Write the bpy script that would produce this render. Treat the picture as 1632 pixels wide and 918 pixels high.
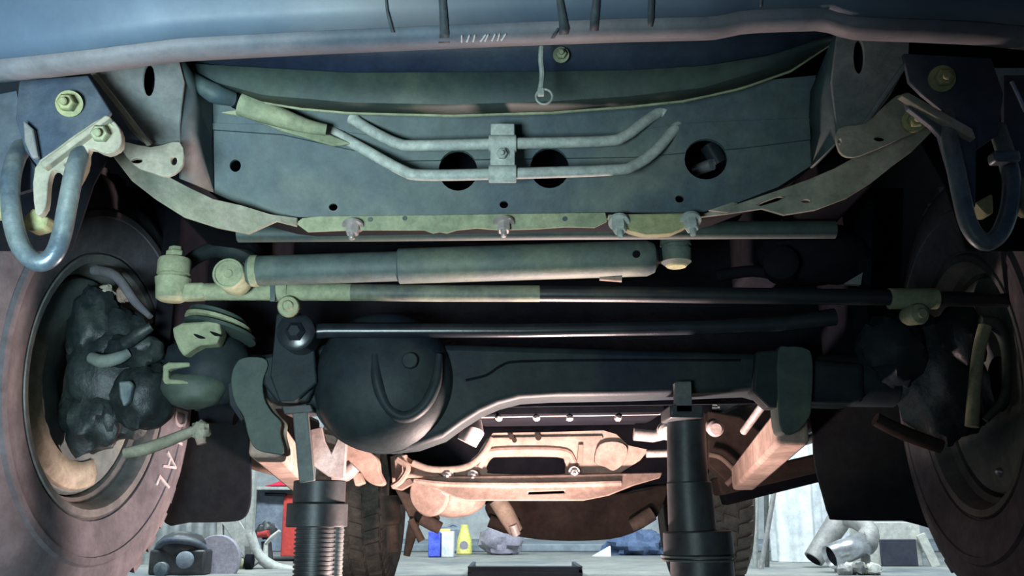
import bpy, math, random
from mathutils import Vector, Matrix, noise
from mathutils.geometry import delaunay_2d_cdt

random.seed(7)
scene = bpy.context.scene
COL = scene.collection
for o in list(bpy.data.objects):
    bpy.data.objects.remove(o)

# ------------------------------------------------------------------ camera
W, H, F = 1632.0, 918.0, 1450.0
CAM_H = 0.288
PITCH = math.atan(361.0 / F)
cam_d = bpy.data.cameras.new('camera')
cam_d.sensor_width = 36.0
cam_d.lens = 36.0 * F / W
cam_d.clip_start = 0.02
cam = bpy.data.objects.new('camera', cam_d)
cam.location = (0, 0, CAM_H)
cam.rotation_euler = (math.pi / 2 + PITCH, 0, 0)
COL.objects.link(cam)
scene.camera = cam

# ------------------------------------------------------------------ world, lights, exposure
scene.view_settings.view_transform = 'Standard'
scene.view_settings.look = 'None'
scene.view_settings.gamma = 1.0
scene.view_settings.use_curve_mapping = False
scene.view_settings.exposure = 0.0

world = bpy.data.worlds.new('world')
scene.world = world
world.use_nodes = True
world.node_tree.nodes['Background'].inputs[0].default_value = (0.30, 0.45, 0.75, 1)
world.node_tree.nodes['Background'].inputs[1].default_value = 0.07


def area_light(name, loc, target, size, size_y, power, color, spread=180):
    d = bpy.data.lights.new(name, 'AREA')
    d.shape = 'RECTANGLE'
    d.size, d.size_y = size, size_y
    d.energy = power
    d.color = color
    d.spread = math.radians(spread)
    o = bpy.data.objects.new(name, d)
    o.location = loc
    o.rotation_euler = (Vector(target) - Vector(loc)).to_track_quat('-Z', 'Y').to_euler()
    COL.objects.link(o)
    return o


# cool hand torch light, low and to the left of the photographer
area_light('hand_torch', (-0.42, -0.15, 0.15), (-0.54, 1.2, 0.62), 0.35, 0.25, 6.6, (0.70, 0.94, 1.0), 82)
# warm hand lamp lying under the gearbox, just below the picture
area_light('work_lamp', (0.13, 1.79, 0.05), (-0.28, 1.96, 0.90), 0.12, 0.10, 27.0, (1.0, 0.74, 0.68))
# ceiling lamps over the far half of the workshop
area_light('ceiling_lamp', (-1.6, 3.9, 3.4), (-1.3, 5.8, 0.3), 2.0, 0.5, 260, (0.86, 0.97, 1.0))
area_light('ceiling_lamp', (2.2, 3.9, 3.4), (1.9, 5.8, 0.3), 2.0, 0.5, 230, (0.84, 0.95, 1.0))

# ------------------------------------------------------------------ pixel rays
CP, SP = math.cos(PITCH), math.sin(PITCH)


def ray(px, py):
    u, v = px - W / 2, H / 2 - py
    return Vector((u, F * CP - v * SP, F * SP + v * CP))


def P(px, py, Y):
    r = ray(px, py)
    return Vector((0, 0, CAM_H)) + r * (Y / r.y)


def PF(px, py, z=0.0):
    r = ray(px, py)
    return Vector((0, 0, CAM_H)) + r * ((z - CAM_H) / r.z)


def S(n, Y, py=459):
    """length in metres of n pixels at depth Y"""
    return n * Y / ray(816, py).y


# ------------------------------------------------------------------ materials
def mat(name, c1, c2=None, scale=12.0, lo=0.4, hi=0.62, rough=0.6, metal=0.0, bump=0.25, bscale=70.0,
        c3=None, s3=3.0, lo3=0.5, hi3=0.62, rough2=None, spec=0.5, stretch=None, mottle=0.3):
    m = bpy.data.materials.new(name)
    m.use_nodes = True
    nt = m.node_tree
    N, L = nt.nodes, nt.links
    b = N['Principled BSDF']
    b.inputs['Metallic'].default_value = metal
    b.inputs['Roughness'].default_value = rough
    b.inputs['Specular IOR Level'].default_value = spec
    g = N.new('ShaderNodeNewGeometry')
    src = g.outputs['Position']
    if stretch:
        mp = N.new('ShaderNodeMapping')
        mp.inputs['Scale'].default_value = stretch
        L.new(src, mp.inputs['Vector'])
        src = mp.outputs['Vector']

    def nz(s, d, r):
        n = N.new('ShaderNodeTexNoise')
        n.inputs['Scale'].default_value = s
        n.inputs['Detail'].default_value = d
        n.inputs['Roughness'].default_value = r
        L.new(src, n.inputs['Vector'])
        return n.outputs['Fac']

    def ramp(fac, a, z):
        r = N.new('ShaderNodeMapRange')
        r.inputs['From Min'].default_value = a
        r.inputs['From Max'].default_value = z
        L.new(fac, r.inputs['Value'])
        return r.outputs['Result']

    def mix(fac, A, B):
        x = N.new('ShaderNodeMix')
        x.data_type = 'RGBA'
        L.new(fac, x.inputs['Factor'])
        for i, v in ((6, A), (7, B)):
            if isinstance(v, tuple):
                x.inputs[i].default_value = (*v, 1)
            else:
                L.new(v, x.inputs[i])
        return x.outputs[2]
    if c2 is None:
        b.inputs['Base Color'].default_value = (*c1, 1)
    else:
        f1 = ramp(nz(scale, 6, 0.62), lo, hi)
        col = mix(f1, c1, c2)
        if c3 is not None:
            col = mix(ramp(nz(s3, 4, 0.55), lo3, hi3), col, c3)
        L.new(col, b.inputs['Base Color'])
        if rough2 is not None:
            rr = N.new('ShaderNodeMapRange')
            rr.inputs['To Min'].default_value = rough
            rr.inputs['To Max'].default_value = rough2
            L.new(f1, rr.inputs['Value'])
            L.new(rr.outputs['Result'], b.inputs['Roughness'])
    if mottle and c2 is not None:
        mm = N.new('ShaderNodeMix')
        mm.data_type = 'RGBA'
        mm.blend_type = 'MULTIPLY'
        mm.inputs['Factor'].default_value = 1.0
        mr = N.new('ShaderNodeMapRange')
        mr.inputs['From Min'].default_value = 0.32
        mr.inputs['From Max'].default_value = 0.68
        mr.inputs['To Min'].default_value = 1.0 - mottle
        mr.inputs['To Max'].default_value = 1.0 + mottle * 0.7
        L.new(nz(scale * 4.5, 8, 0.75), mr.inputs['Value'])
        L.new(col, mm.inputs[6])
        L.new(mr.outputs['Result'], mm.inputs[7])
        L.new(mm.outputs[2], b.inputs['Base Color'])
    if bump:
        bp = N.new('ShaderNodeBump')
        bp.inputs['Strength'].default_value = bump
        bp.inputs['Distance'].default_value = 0.004
        L.new(nz(bscale, 5, 0.6), bp.inputs['Height'])
        L.new(bp.outputs['Normal'], b.inputs['Normal'])
    return m


M = {}
M['bumper'] = mat('bumper_paint', (0.14, 0.19, 0.25), (0.085, 0.125, 0.185), 3, rough=0.46, rough2=0.58, bump=0.05, mottle=0.12,
                  c3=(0.24, 0.25, 0.26), s3=2.2, lo3=0.52, hi3=0.7)
M['bumper_lip'] = mat('bumper_lip_dirt', (0.20, 0.19, 0.205), (0.10, 0.125, 0.16), 4, rough=0.65, bump=0.15)
M['navy'] = mat('navy_recess_shade', (0.018, 0.028, 0.06), (0.03, 0.045, 0.07), 9, rough=0.55, bump=0.1)  # navy colour paints the shade of the recess behind the bumper
M['valance'] = mat('valance_paint', (0.034, 0.055, 0.055), (0.055, 0.08, 0.062), 8, rough=0.6, bump=0.12,
                   c3=(0.10, 0.12, 0.085), s3=4, lo3=0.52, hi3=0.72)
M['frame'] = mat('frame_paint', (0.045, 0.075, 0.092), (0.075, 0.108, 0.105), 9, rough=0.6, bump=0.15,
                 c3=(0.14, 0.165, 0.13), s3=5, lo3=0.52, hi3=0.72)
M['dust'] = mat('khaki_dust', (0.36, 0.38, 0.245), (0.24, 0.275, 0.18), 14, rough=0.9, bump=0.3, spec=0.2)
M['mudcake'] = mat('pale_mud', (0.42, 0.38, 0.31), (0.29, 0.285, 0.21), 12, rough=0.92, bump=0.3, spec=0.2,
                   c3=(0.15, 0.17, 0.14), s3=8, lo3=0.54, hi3=0.72)
M['rail'] = mat('rail_dusty', (0.22, 0.215, 0.21), (0.14, 0.165, 0.165), 10, rough=0.8, bump=0.2, spec=0.3)
M['hook'] = mat('hook_steel', (0.10, 0.14, 0.18), (0.22, 0.26, 0.26), 16, rough=0.32, rough2=0.55, metal=0.35, bump=0.15)
M['dark_bracket'] = mat('dark_bracket', (0.045, 0.065, 0.10), (0.09, 0.11, 0.13), 10, rough=0.55, bump=0.2)
M['yellow'] = mat('yellow_primer', (0.36, 0.36, 0.17), (0.27, 0.29, 0.17), 20, rough=0.8, bump=0.2)
M['pipe'] = mat('pipe_dusty', (0.47, 0.50, 0.45), (0.34, 0.38, 0.35), 25, rough=0.65, bump=0.2)
M['damper'] = mat('damper_dusty', (0.085, 0.115, 0.11), (0.14, 0.17, 0.125), 10, rough=0.6, bump=0.15,
                  c3=(0.05, 0.07, 0.085), s3=6, lo3=0.55, hi3=0.65)
M['black'] = mat('black_gloss', (0.012, 0.016, 0.022), (0.022, 0.028, 0.034), 10, rough=0.28, bump=0.05)
M['axle'] = mat('axle_black', (0.016, 0.024, 0.028), (0.024, 0.033, 0.034), 7, rough=0.55, bump=0.14,
                c3=(0.012, 0.017, 0.028), s3=4, spec=0.18)
M['rubber'] = mat('rubber_black', (0.012, 0.014, 0.018), (0.018, 0.020, 0.022), 8, rough=0.8, bump=0.08, spec=0.12)
M['tyre'] = mat('tyre_dusty', (0.15, 0.142, 0.158), (0.10, 0.096, 0.108), 7, rough=0.85, bump=0.2, spec=0.3,
                c3=(0.24, 0.22, 0.225), s3=5, lo3=0.55, hi3=0.7)
M['letter'] = mat('tyre_letter', (0.46, 0.42, 0.43), (0.38, 0.34, 0.35), 30, rough=0.8, bump=0.1)
M['tyre_r'] = mat('rear_tyre_dusty', (0.22, 0.18, 0.15), (0.13, 0.11, 0.10), 16, rough=0.9, bump=0.3)
M['rim'] = mat('rim_steel', (0.22, 0.22, 0.21), (0.12, 0.13, 0.135), 8, rough=0.5, metal=0.2, bump=0.1)
M['shield'] = mat('dust_shield', (0.14, 0.18, 0.175), (0.20, 0.23, 0.20), 8, rough=0.75, bump=0.15,
                  c3=(0.10, 0.13, 0.14), s3=6)
M['knuckle'] = mat('greasy_knuckle', (0.012, 0.019, 0.022), (0.042, 0.054, 0.050), 16, lo=0.48, hi=0.7, rough=0.5, bump=0.6, bscale=40)
M['dark'] = mat('grime_and_shade_black', (0.005, 0.006, 0.010), (0.010, 0.010, 0.013), 7, rough=0.8, bump=0.15, spec=0.08)  # near-black; also stands in for shade in gaps and the engine bay
M['pinkmud'] = mat('reddish_mud', (0.46, 0.33, 0.27), (0.31, 0.22, 0.18), 13, rough=0.8, bump=0.25,
                   c3=(0.20, 0.14, 0.11), s3=7, lo3=0.58, hi3=0.75)
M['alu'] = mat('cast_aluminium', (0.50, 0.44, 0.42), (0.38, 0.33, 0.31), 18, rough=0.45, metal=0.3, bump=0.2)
M['brown'] = mat('brown_grime', (0.050, 0.034, 0.028), (0.03, 0.021, 0.018), 10, rough=0.85, bump=0.25, spec=0.15)
M['rodmid'] = mat('rod_worn', (0.20, 0.22, 0.15), (0.05, 0.065, 0.065), 7, lo=0.42, hi=0.6, rough=0.6, bump=0.15)
M['rodmid2'] = mat('rod_black_dusty', (0.014, 0.018, 0.022), (0.06, 0.065, 0.055), 6, lo=0.5, hi=0.75, rough=0.4, bump=0.1)
M['tanpipe'] = mat('tan_pipe', (0.26, 0.20, 0.15), (0.18, 0.14, 0.11), 12, rough=0.75, bump=0.2)
M['brownpipe'] = mat('brown_pipe', (0.16, 0.11, 0.085), (0.10, 0.07, 0.055), 12, rough=0.8, bump=0.2)
M['jack'] = mat('jack_black', (0.024, 0.028, 0.032), (0.045, 0.05, 0.054), 14, rough=0.45, bump=0.1)
M['jack_post'] = mat('jack_post_grey', (0.11, 0.125, 0.12), (0.07, 0.08, 0.08), 16, rough=0.6, bump=0.15)
M['chrome'] = mat('worn_chrome', (0.6, 0.62, 0.64), (0.42, 0.43, 0.45), 12, rough=0.3, metal=0.8, bump=0.05)
M['concrete'] = mat('concrete_floor', (0.27, 0.28, 0.26), (0.20, 0.215, 0.21), 2.2, rough=0.75, bump=0.08, bscale=20,
                    c3=(0.15, 0.175, 0.19), s3=0.8, lo3=0.52, hi3=0.6)
M['kerb'] = mat('kerb_concrete', (0.24, 0.29, 0.33), (0.18, 0.22, 0.26), 2.5, rough=0.8, bump=0.1)
M['wall'] = mat('plaster_wall', (0.50, 0.54, 0.55), (0.42, 0.46, 0.48), 1.5, rough=0.9, bump=0.1)
M['white'] = mat('white_sheet', (0.82, 0.86, 0.88), (0.72, 0.78, 0.82), 3, rough=0.5, bump=0.05)
M['greysteel'] = mat('pale_steel', (0.42, 0.44, 0.42), (0.33, 0.35, 0.34), 9, rough=0.55, bump=0.1)
M['red'] = mat('red_paint', (0.55, 0.06, 0.05), (0.40, 0.05, 0.05), 9, rough=0.5, bump=0.1)
M['crimson'] = mat('crimson_cloth', (0.62, 0.015, 0.05), (0.45, 0.01, 0.04), 30, rough=0.9, bump=0.5)
M['blue'] = mat('blue_pack', (0.04, 0.07, 0.55), (0.10, 0.16, 0.7), 14, rough=0.5, bump=0.1)
M['yellowp'] = mat('yellow_plastic', (0.80, 0.78, 0.20), (0.7, 0.66, 0.25), 14, rough=0.45, bump=0.05)
M['greyblue'] = mat('grey_blue_plastic', (0.22, 0.27, 0.33), (0.17, 0.21, 0.27), 9, rough=0.5, bump=0.05)
M['lilac'] = mat('lilac_sack', (0.30, 0.29, 0.35), (0.24, 0.23, 0.29), 12, rough=0.8, bump=0.3)
M['bluecloth'] = mat('blue_cloth', (0.06, 0.10, 0.19), (0.10, 0.15, 0.26), 14, rough=0.9, bump=0.4)
M['card'] = mat('pale_card', (0.56, 0.57, 0.52), (0.48, 0.49, 0.46), 8, rough=0.8, bump=0.1)
M['darkpanel'] = mat('dark_panel', (0.03, 0.035, 0.06), (0.045, 0.05, 0.07), 8, rough=0.5, bump=0.05)
M['silver'] = mat('silver_tube', (0.68, 0.70, 0.74), (0.55, 0.57, 0.60), 9, rough=0.28, metal=0.75, bump=0.05)
M['dulltube'] = mat('dull_tube', (0.34, 0.34, 0.33), (0.26, 0.26, 0.26), 12, rough=0.6, metal=0.2, bump=0.1)

# ------------------------------------------------------------------ mesh helpers
WL = {}
V = Vector


def empty(name, loc):
    o = bpy.data.objects.new(name, None)
    o.empty_display_size = 0.1
    COL.objects.link(o)
    o.location = loc
    WL[o.name] = V(loc)
    return o


def sub_empty(name, loc, parent):
    o = empty(name, V(loc) - WL[parent.name])
    o.parent = parent
    WL[o.name] = V(loc)
    return o


def tag(o, label, cat, group=None, kind=None):
    o['label'] = label
    if cat:
        o['category'] = cat
    if group:
        o['group'] = group
    if kind:
        o['kind'] = kind
    return o


def catmull(pts, n=6):
    if len(pts) < 3:
        return [V(p) for p in pts]
    out = []
    pp = [pts[0] * 2 - pts[1]] + list(pts) + [pts[-1] * 2 - pts[-2]]
    for i in range(1, len(pp) - 2):
        a, b, c, d = pp[i - 1], pp[i], pp[i + 1], pp[i + 2]
        for k in range(n):
            t = k / n
            out.append(0.5 * (2 * b + (c - a) * t + (2 * a - 5 * b + 4 * c - d) * t * t + (3 * b - a - 3 * c + d) * t ** 3))
    out.append(V(pts[-1]))
    return out


def lerp_list(vals, n):
    """resample scalar list like catmull(pts,n) does"""
    out = []
    for i in range(len(vals) - 1):
        for k in range(n):
            out.append(vals[i] + (vals[i + 1] - vals[i]) * k / n)
    out.append(vals[-1])
    return out


def basis(axis):
    a = V(axis).normalized()
    h = V((0, 0, 1)) if abs(a.z) < 0.9 else V((1, 0, 0))
    u = h.cross(a).normalized()
    return a, u, a.cross(u).normalized()


def inside(pt, poly):
    x, y = pt
    c = False
    j = len(poly) - 1
    for i in range(len(poly)):
        xi, yi = poly[i]
        xj, yj = poly[j]
        if (yi > y) != (yj > y) and x < (xj - xi) * (y - yi) / (yj - yi) + xi:
            c = not c
        j = i
    return c


class MB:
    def __init__(self):
        self.v, self.f = [], []

    def add(self, vs, fs):
        b = len(self.v)
        self.v += [V(x) for x in vs]
        self.f += [tuple(i + b for i in f) for f in fs]
        return self

    def box(self, c, size, rot=None):
        c = V(c)
        R = rot.to_matrix() if hasattr(rot, 'to_matrix') else (rot if rot is not None else Matrix.Identity(3))
        h = V(size) / 2
        vs = [c + R @ V((sx * h.x, sy * h.y, sz * h.z)) for sx in (-1, 1) for sy in (-1, 1) for sz in (-1, 1)]
        return self.add(vs, [(0, 1, 3, 2), (4, 6, 7, 5), (0, 4, 5, 1), (2, 3, 7, 6), (0, 2, 6, 4), (1, 5, 7, 3)])

    def bar(self, p0, p1, w, t, up=(0, 0, 1)):
        """rectangular bar between two points"""
        p0, p1 = V(p0), V(p1)
        a = (p1 - p0).normalized()
        s = a.cross(V(up)).normalized()
        u = s.cross(a).normalized()
        vs = []
        for p in (p0, p1):
            for x, y in ((-1, -1), (1, -1), (1, 1), (-1, 1)):
                vs.append(p + s * x * w / 2 + u * y * t / 2)
        return self.add(vs, [(3, 2, 1, 0), (4, 5, 6, 7), (0, 1, 5, 4), (1, 2, 6, 5), (2, 3, 7, 6), (3, 0, 4, 7)])

    def tube(self, pts, r, n=12, smooth=0, caps=True, flat=1.0):
        pts = [V(p) for p in pts]
        rs = list(r) if isinstance(r, (list, tuple)) else [r] * len(pts)
        if smooth:
            rs = lerp_list(rs, smooth)
            pts = catmull(pts, smooth)
        b = len(self.v)
        t0 = (pts[1] - pts[0]).normalized()
        _, u, w = basis(t0)
        for i, p in enumerate(pts):
            t = (pts[min(i + 1, len(pts) - 1)] - pts[max(i - 1, 0)]).normalized()
            u = (u - t * u.dot(t)).normalized()
            w = t.cross(u).normalized()
            for k in range(n):
                a = 2 * math.pi * k / n
                self.v.append(p + (u * math.cos(a) + w * math.sin(a) * flat) * rs[i])
        for i in range(len(pts) - 1):
            for k in range(n):
                k2 = (k + 1) % n
                self.f.append((b + i * n + k, b + i * n + k2, b + (i + 1) * n + k2, b + (i + 1) * n + k))
        if caps:
            self.f.append(tuple(b + k for k in reversed(range(n))))
            e = b + (len(pts) - 1) * n
            self.f.append(tuple(e + k for k in range(n)))
        return self

    def lathe(self, c, axis, prof, n=32, cap=True, a0=0.0, a1=2 * math.pi):
        """prof: list of (along, radius)"""
        c = V(c)
        a, u, w = basis(axis)
        full = abs(a1 - a0 - 2 * math.pi) < 1e-6
        m = n if full else n + 1
        b = len(self.v)
        for (t, r) in prof:
            for k in range(m):
                g = a0 + (a1 - a0) * k / n
                self.v.append(c + a * t + (u * math.cos(g) + w * math.sin(g)) * max(r, 1e-4))
        for i in range(len(prof) - 1):
            for k in range(n):
                k2 = (k + 1) % m
                self.f.append((b + i * m + k, b + i * m + k2, b + (i + 1) * m + k2, b + (i + 1) * m + k))
        if cap and full:
            self.f.append(tuple(b + k for k in reversed(range(m))))
            e = b + (len(prof) - 1) * m
            self.f.append(tuple(e + k for k in range(m)))
        return self

    def blob(self, c, rad, amp=0.0, freq=3.0, seed=0, n=28, rot=None):
        c = V(c)
        R = rot if rot is not None else Matrix.Identity(3)
        b = len(self.v)
        m = n // 2
        for i in range(m + 1):
            th = math.pi * i / m
            for k in range(n):
                ph = 2 * math.pi * k / n
                d = V((math.sin(th) * math.cos(ph), math.sin(th) * math.sin(ph), math.cos(th)))
                s = 1 + amp * noise.fractal(d * freq + V((seed * 7.1, seed * 3.3, seed)), 1.0, 2.0, 4)
                self.v.append(c + R @ V((d.x * rad[0] * s, d.y * rad[1] * s, d.z * rad[2] * s)))
        for i in range(m):
            for k in range(n):
                k2 = (k + 1) % n
                self.f.append((b + i * n + k, b + (i + 1) * n + k, b + (i + 1) * n + k2, b + i * n + k2))
        return self

    def plate(self, outline, Yf, thick=0.004, holes=(), tdir=(0, 1, 0), fn=None):
        """flat plate drawn in the picture's pixels, put at its own depth Yf, with real thickness along tdir"""
        if not callable(Yf):
            y0 = Yf
            Yf = lambda x, y: y0
        fn = fn or (lambda x, y: P(x, y, Yf(x, y)))
        loops = [list(outline)] + [list(h) for h in holes]
        pts, edges = [], []
        for lp in loops:
            b = len(pts)
            pts += [V((x, y)) for x, y in lp]
            edges += [(b + i, b + (i + 1) % len(lp)) for i in range(len(lp))]
        ov, oe, of, *_ = delaunay_2d_cdt(pts, edges, [], 0, 1e-4)
        tris = []
        for f in of:
            c = (ov[f[0]] + ov[f[1]] + ov[f[2]]) / 3
            if inside(c, loops[0]) and not any(inside(c, h) for h in loops[1:]):
                tris.append(f)
        t = V(tdir).normalized() * thick
        front = [fn(p[0], p[1]) for p in ov]
        n = len(front)
        fs = []
        cnt = {}
        for f in tris:
            a, b2, c2 = (ov[i] for i in f)
            area = (b2 - a).x * (c2 - a).y - (b2 - a).y * (c2 - a).x
            f = tuple(f) if area > 0 else tuple(reversed(f))
            f = tuple(reversed(f))
            fs.append(f)
            fs.append(tuple(i + n for i in reversed(f)))
            for i in range(3):
                cnt[(f[i], f[(i + 1) % 3])] = 1
        for (a, b2) in list(cnt):
            if (b2, a) not in cnt:
                fs.append((b2, a, a + n, b2 + n))
        return self.add(front + [p + t for p in front], fs)

    def sheet(self, rows):
        b = len(self.v)
        m = len(rows[0])
        for r in rows:
            self.v += [V(p) for p in r]
        for i in range(len(rows) - 1):
            for k in range(m - 1):
                self.f.append((b + i * m + k, b + i * m + k + 1, b + (i + 1) * m + k + 1, b + (i + 1) * m + k))
        return self

    def bolt(self, c, axis, r, h, washer=1.5):
        c = V(c)
        a, u, w = basis(axis)
        self.lathe(c, a, [(0, r * washer), (h * 0.25, r * washer)], 20)
        b = c + a * h * 0.25
        self.lathe(b, a, [(0, r), (h * 0.75, r), (h * 0.9, r * 0.8)], 6)
        self.lathe(b + a * h * 0.8, a, [(0, r * 0.45), (h * 0.6, r * 0.45), (h * 0.7, r * 0.3)], 10)
        return self

    def build(self, name, m, parent=None, bevel=0, solid=0, sub=0, ang=38, flip=False, segs=2):
        lo = V((min(v.x for v in self.v), min(v.y for v in self.v), min(v.z for v in self.v)))
        hi = V((max(v.x for v in self.v), max(v.y for v in self.v), max(v.z for v in self.v)))
        c = (lo + hi) / 2
        if parent is None:
            c.z = lo.z
        me = bpy.data.meshes.new(name)
        me.from_pydata([v - c for v in self.v], [], self.f)
        import bmesh
        bm = bmesh.new()
        bm.from_mesh(me)
        bmesh.ops.remove_doubles(bm, verts=bm.verts, dist=1e-6)
        if not solid:
            bmesh.ops.recalc_face_normals(bm, faces=bm.faces)
        bm.to_mesh(me)
        bm.free()
        for p in me.polygons:
            p.use_smooth = True
        me.set_sharp_from_angle(angle=math.radians(ang))
        o = bpy.data.objects.new(name, me)
        COL.objects.link(o)
        me.materials.append(M[m] if isinstance(m, str) else m)
        if parent is not None:
            o.parent = parent
            o.location = c - WL[parent.name]
        else:
            o.location = c
        WL[o.name] = c
        if solid:
            s = o.modifiers.new('solidify', 'SOLIDIFY')
            s.thickness = solid
            s.offset = 0
        if bevel:
            b = o.modifiers.new('bevel', 'BEVEL')
            b.width = bevel
            b.segments = segs
            b.limit_method = 'ANGLE'
            b.angle_limit = math.radians(35)
            b.harden_normals = False
        if sub:
            s = o.modifiers.new('subdivision', 'SUBSURF')
            s.levels = s.render_levels = sub
        return o


def circ(cx, cy, rx, ry=None, n=24):
    ry = ry or rx
    return [(cx + rx * math.cos(2 * math.pi * k / n), cy + ry * math.sin(2 * math.pi * k / n)) for k in range(n)]


def interp(pts, x):
    if x <= pts[0][0]:
        return pts[0][1]
    for (x0, y0), (x1, y1) in zip(pts, pts[1:]):
        if x <= x1:
            t = (x - x0) / (x1 - x0)
            t = t * t * (3 - 2 * t) if False else t
            return y0 + (y1 - y0) * t
    return pts[-1][1]


def smoothpoly(pts, n=4):
    """closed smooth outline through the points"""
    out = []
    m = len(pts)
    for i in range(m):
        a, b, c, d = (V((*pts[(i + k) % m], 0)) for k in (-1, 0, 1, 2))
        for k in range(n):
            t = k / n
            q = 0.5 * (2 * b + (c - a) * t + (2 * a - 5 * b + 4 * c - d) * t * t + (3 * b - a - 3 * c + d) * t ** 3)
            out.append((q.x, q.y))
    return out


# ================================================================== the workshop
fl = MB().box((0, 4.5, -0.05), (10, 13, 0.1)).build('floor', 'concrete')
tag(fl, 'pale grey concrete workshop floor', None, kind='structure')
wb = MB().box((0, 9.6, 1.9), (10, 0.2, 3.8)).build('wall_back', 'wall')
tag(wb, 'pale plaster wall at the far end of the workshop', None, kind='structure')
wl_ = MB().box((-4.9, 4.5, 1.9), (0.2, 10.0, 3.8)).build('wall_left', 'wall')
tag(wl_, 'pale plaster wall on the left of the workshop', None, kind='structure')
wr = MB().box((4.9, 4.5, 1.9), (0.2, 10.0, 3.8)).build('wall_right', 'wall')
tag(wr, 'pale plaster wall on the right of the workshop', None, kind='structure')
ce = MB().box((0, 4.5, 3.85), (10, 10.4, 0.1)).build('ceiling', 'wall')
tag(ce, 'plain pale workshop ceiling', None, kind='structure')

# ================================================================== the car
car = empty('car', (0, 1.6, 0))
tag(car, 'dusty off-road vehicle raised on jacks, its front underside filling the picture', 'car')

# ---- front bumper
lip = [(-260, 140), (-150, 136), (0, 128), (140, 113), (290, 94), (500, 83), (800, 70), (1000, 63), (1140, 60), (1180, 50), (1240, 47),
       (1315, 45), (1345, 58), (1380, 61), (1450, 63), (1560, 68), (1632, 76), (1780, 92), (1900, 100)]
xs = [-260 + 20 * i for i in range(109)]


def lipy(x):
    return sum(interp(lip, x + d) for d in (-14, -7, 0, 7, 14)) / 5


def curve_back(x):
    """the bumper wraps rearward towards its ends"""
    t = max(0.0, (abs(x - 816) - 560) / 500.0)
    return 0.10 * t * t


rows = []
for up, Y in ((-14, 0.815), (-5, 0.79), (0, 0.768), (5, 0.752), (14, 0.742), (34, 0.733), (70, 0.722), (130, 0.71), (240, 0.70), (420, 0.70)):
    rows.append([P(x, lipy(x) - up, Y + curve_back(x)) if up >= 0 else
                 P(x, lipy(x), 0.768 + curve_back(x)) + V((0, -up * 0.0030, -up * 0.0024)) for x in xs])
bumper = MB().sheet(rows[5:]).build('front_bumper', 'bumper', car, solid=0.005, ang=60)
lp = MB().sheet(rows[:6]).build('bumper_lip', 'bumper_lip', bumper, solid=0.005, ang=60)


def bump_pt(x, up):
    prof = [(0, 0.768), (5, 0.752), (14, 0.742), (34, 0.733), (70, 0.722), (130, 0.71), (240, 0.70), (420, 0.70)]
    return P(x, lipy(x) - up, interp(prof, up) + curve_back(x) - 0.0042)


def streak(pts, w, m):
    if pts[0][1] >= 70:
        x, up = pts[0]
        pts = [(x - 3, 235), (x - 1, 130)] + pts
        w = [w[0] * 0.5, w[0] * 0.9] + w
    rr = [[], []]
    for (x, up), ww in zip(pts, w):
        rr[0].append(bump_pt(x - ww, up))
        rr[1].append(bump_pt(x + ww, up))
    return MB().sheet(rr).build('mud_streak', m, bumper, solid=0.0012)


M['streak'] = mat('dried_mud_run', (0.045, 0.06, 0.075), (0.07, 0.085, 0.09), 30, rough=0.7, bump=0.2)
streak([(614, 90), (617, 60), (622, 40), (626, 26)], [1.5, 2, 2.5, 2.5], 'streak')
streak([(704, 90), (706, 60), (707, 40), (708, 22), (708, 6)], [6, 6, 6.5, 7, 9], 'streak')
streak([(889, 90), (893, 60), (897, 35), (899, 22), (898, 12)], [5, 5.5, 6.5, 8, 7], 'streak')
streak([(890, 22), (885, 14), (881, 8), (879, 3)], [2, 2, 2.5, 3], 'streak')
streak([(952, 90), (950, 60), (947, 32), (946, 16)], [6, 6, 7, 6], 'streak')
streak([(1037, 90), (1038, 60), (1037, 32), (1036, 20)], [5, 5, 5, 3], 'streak')
streak([(1214, 70), (1213, 50), (1212, 38)], [1.5, 2, 2], 'bumper_lip')
M['scuff'] = mat('pale_scuff', (0.55, 0.56, 0.58))
for x, d in ((739, 0), (747, 4), (757, 3), (769, 8), (776, 5), (787, 5), (796, 3), (802, 7)):
    a, b = bump_pt(x + d - 3, 16), bump_pt(x - 3, 6)
    MB().tube([a, b], [0.0007, 0.0011], 6).build('scuff_mark', 'scuff', bumper)

# side apron of the bumper beyond the horns, seen as the dark shape in the corners
# ---- navy sheet with painted recess shade and green valance behind the bumper
topc = [(270, 80), (1340, 30)]
creas = [(288, 100), (420, 108), (560, 116), (800, 115), (1000, 112), (1120, 105), (1230, 88), (1325, 58)]
low1 = [(290, 103), (340, 128), (420, 150), (560, 162), (720, 165), (880, 160), (1000, 152), (1120, 138), (1220, 108), (1326, 62)]
low2 = [(292, 107), (340, 136), (400, 158), (480, 172), (560, 179), (720, 183), (880, 178), (1000, 169), (1088, 160), (1180, 140), (1260, 112), (1328, 66)]
xv = [292 + (1328 - 292) * i / 60 for i in range(61)]


def dv(x):
    return 0.10 * ((x - 810) / 520.0) ** 2


MB().sheet([[P(x, interp(topc, x) - 25, 0.90 + dv(x) * 0.4) for x in xv],
            [P(x, interp(creas, x), 0.93 + dv(x) * 0.4) for x in xv]]).build('bumper_recess_shade', 'navy', car, solid=0.004)
val = MB().sheet([[P(x, interp(creas, x), 0.925 + dv(x) * 0.4) for x in xv],
                  [P(x, interp(low1, x), 0.938 + dv(x) * 0.4) for x in xv],
                  [P(x, interp(low2, x), 0.965 + dv(x) * 0.4) for x in xv]]).build('lower_valance', 'valance', car, solid=0.004, ang=25)
MB().tube([P(x, interp(low2, x) + 1, 0.963 + dv(x) * 0.4) for x in xv], 0.0022, 6).build('valance_lip', 'dust', val)
MB().bolt(P(894, 88, 0.915), (0, -1, -0.2), 0.006, 0.008).build('bolt', 'dust', val)
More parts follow.
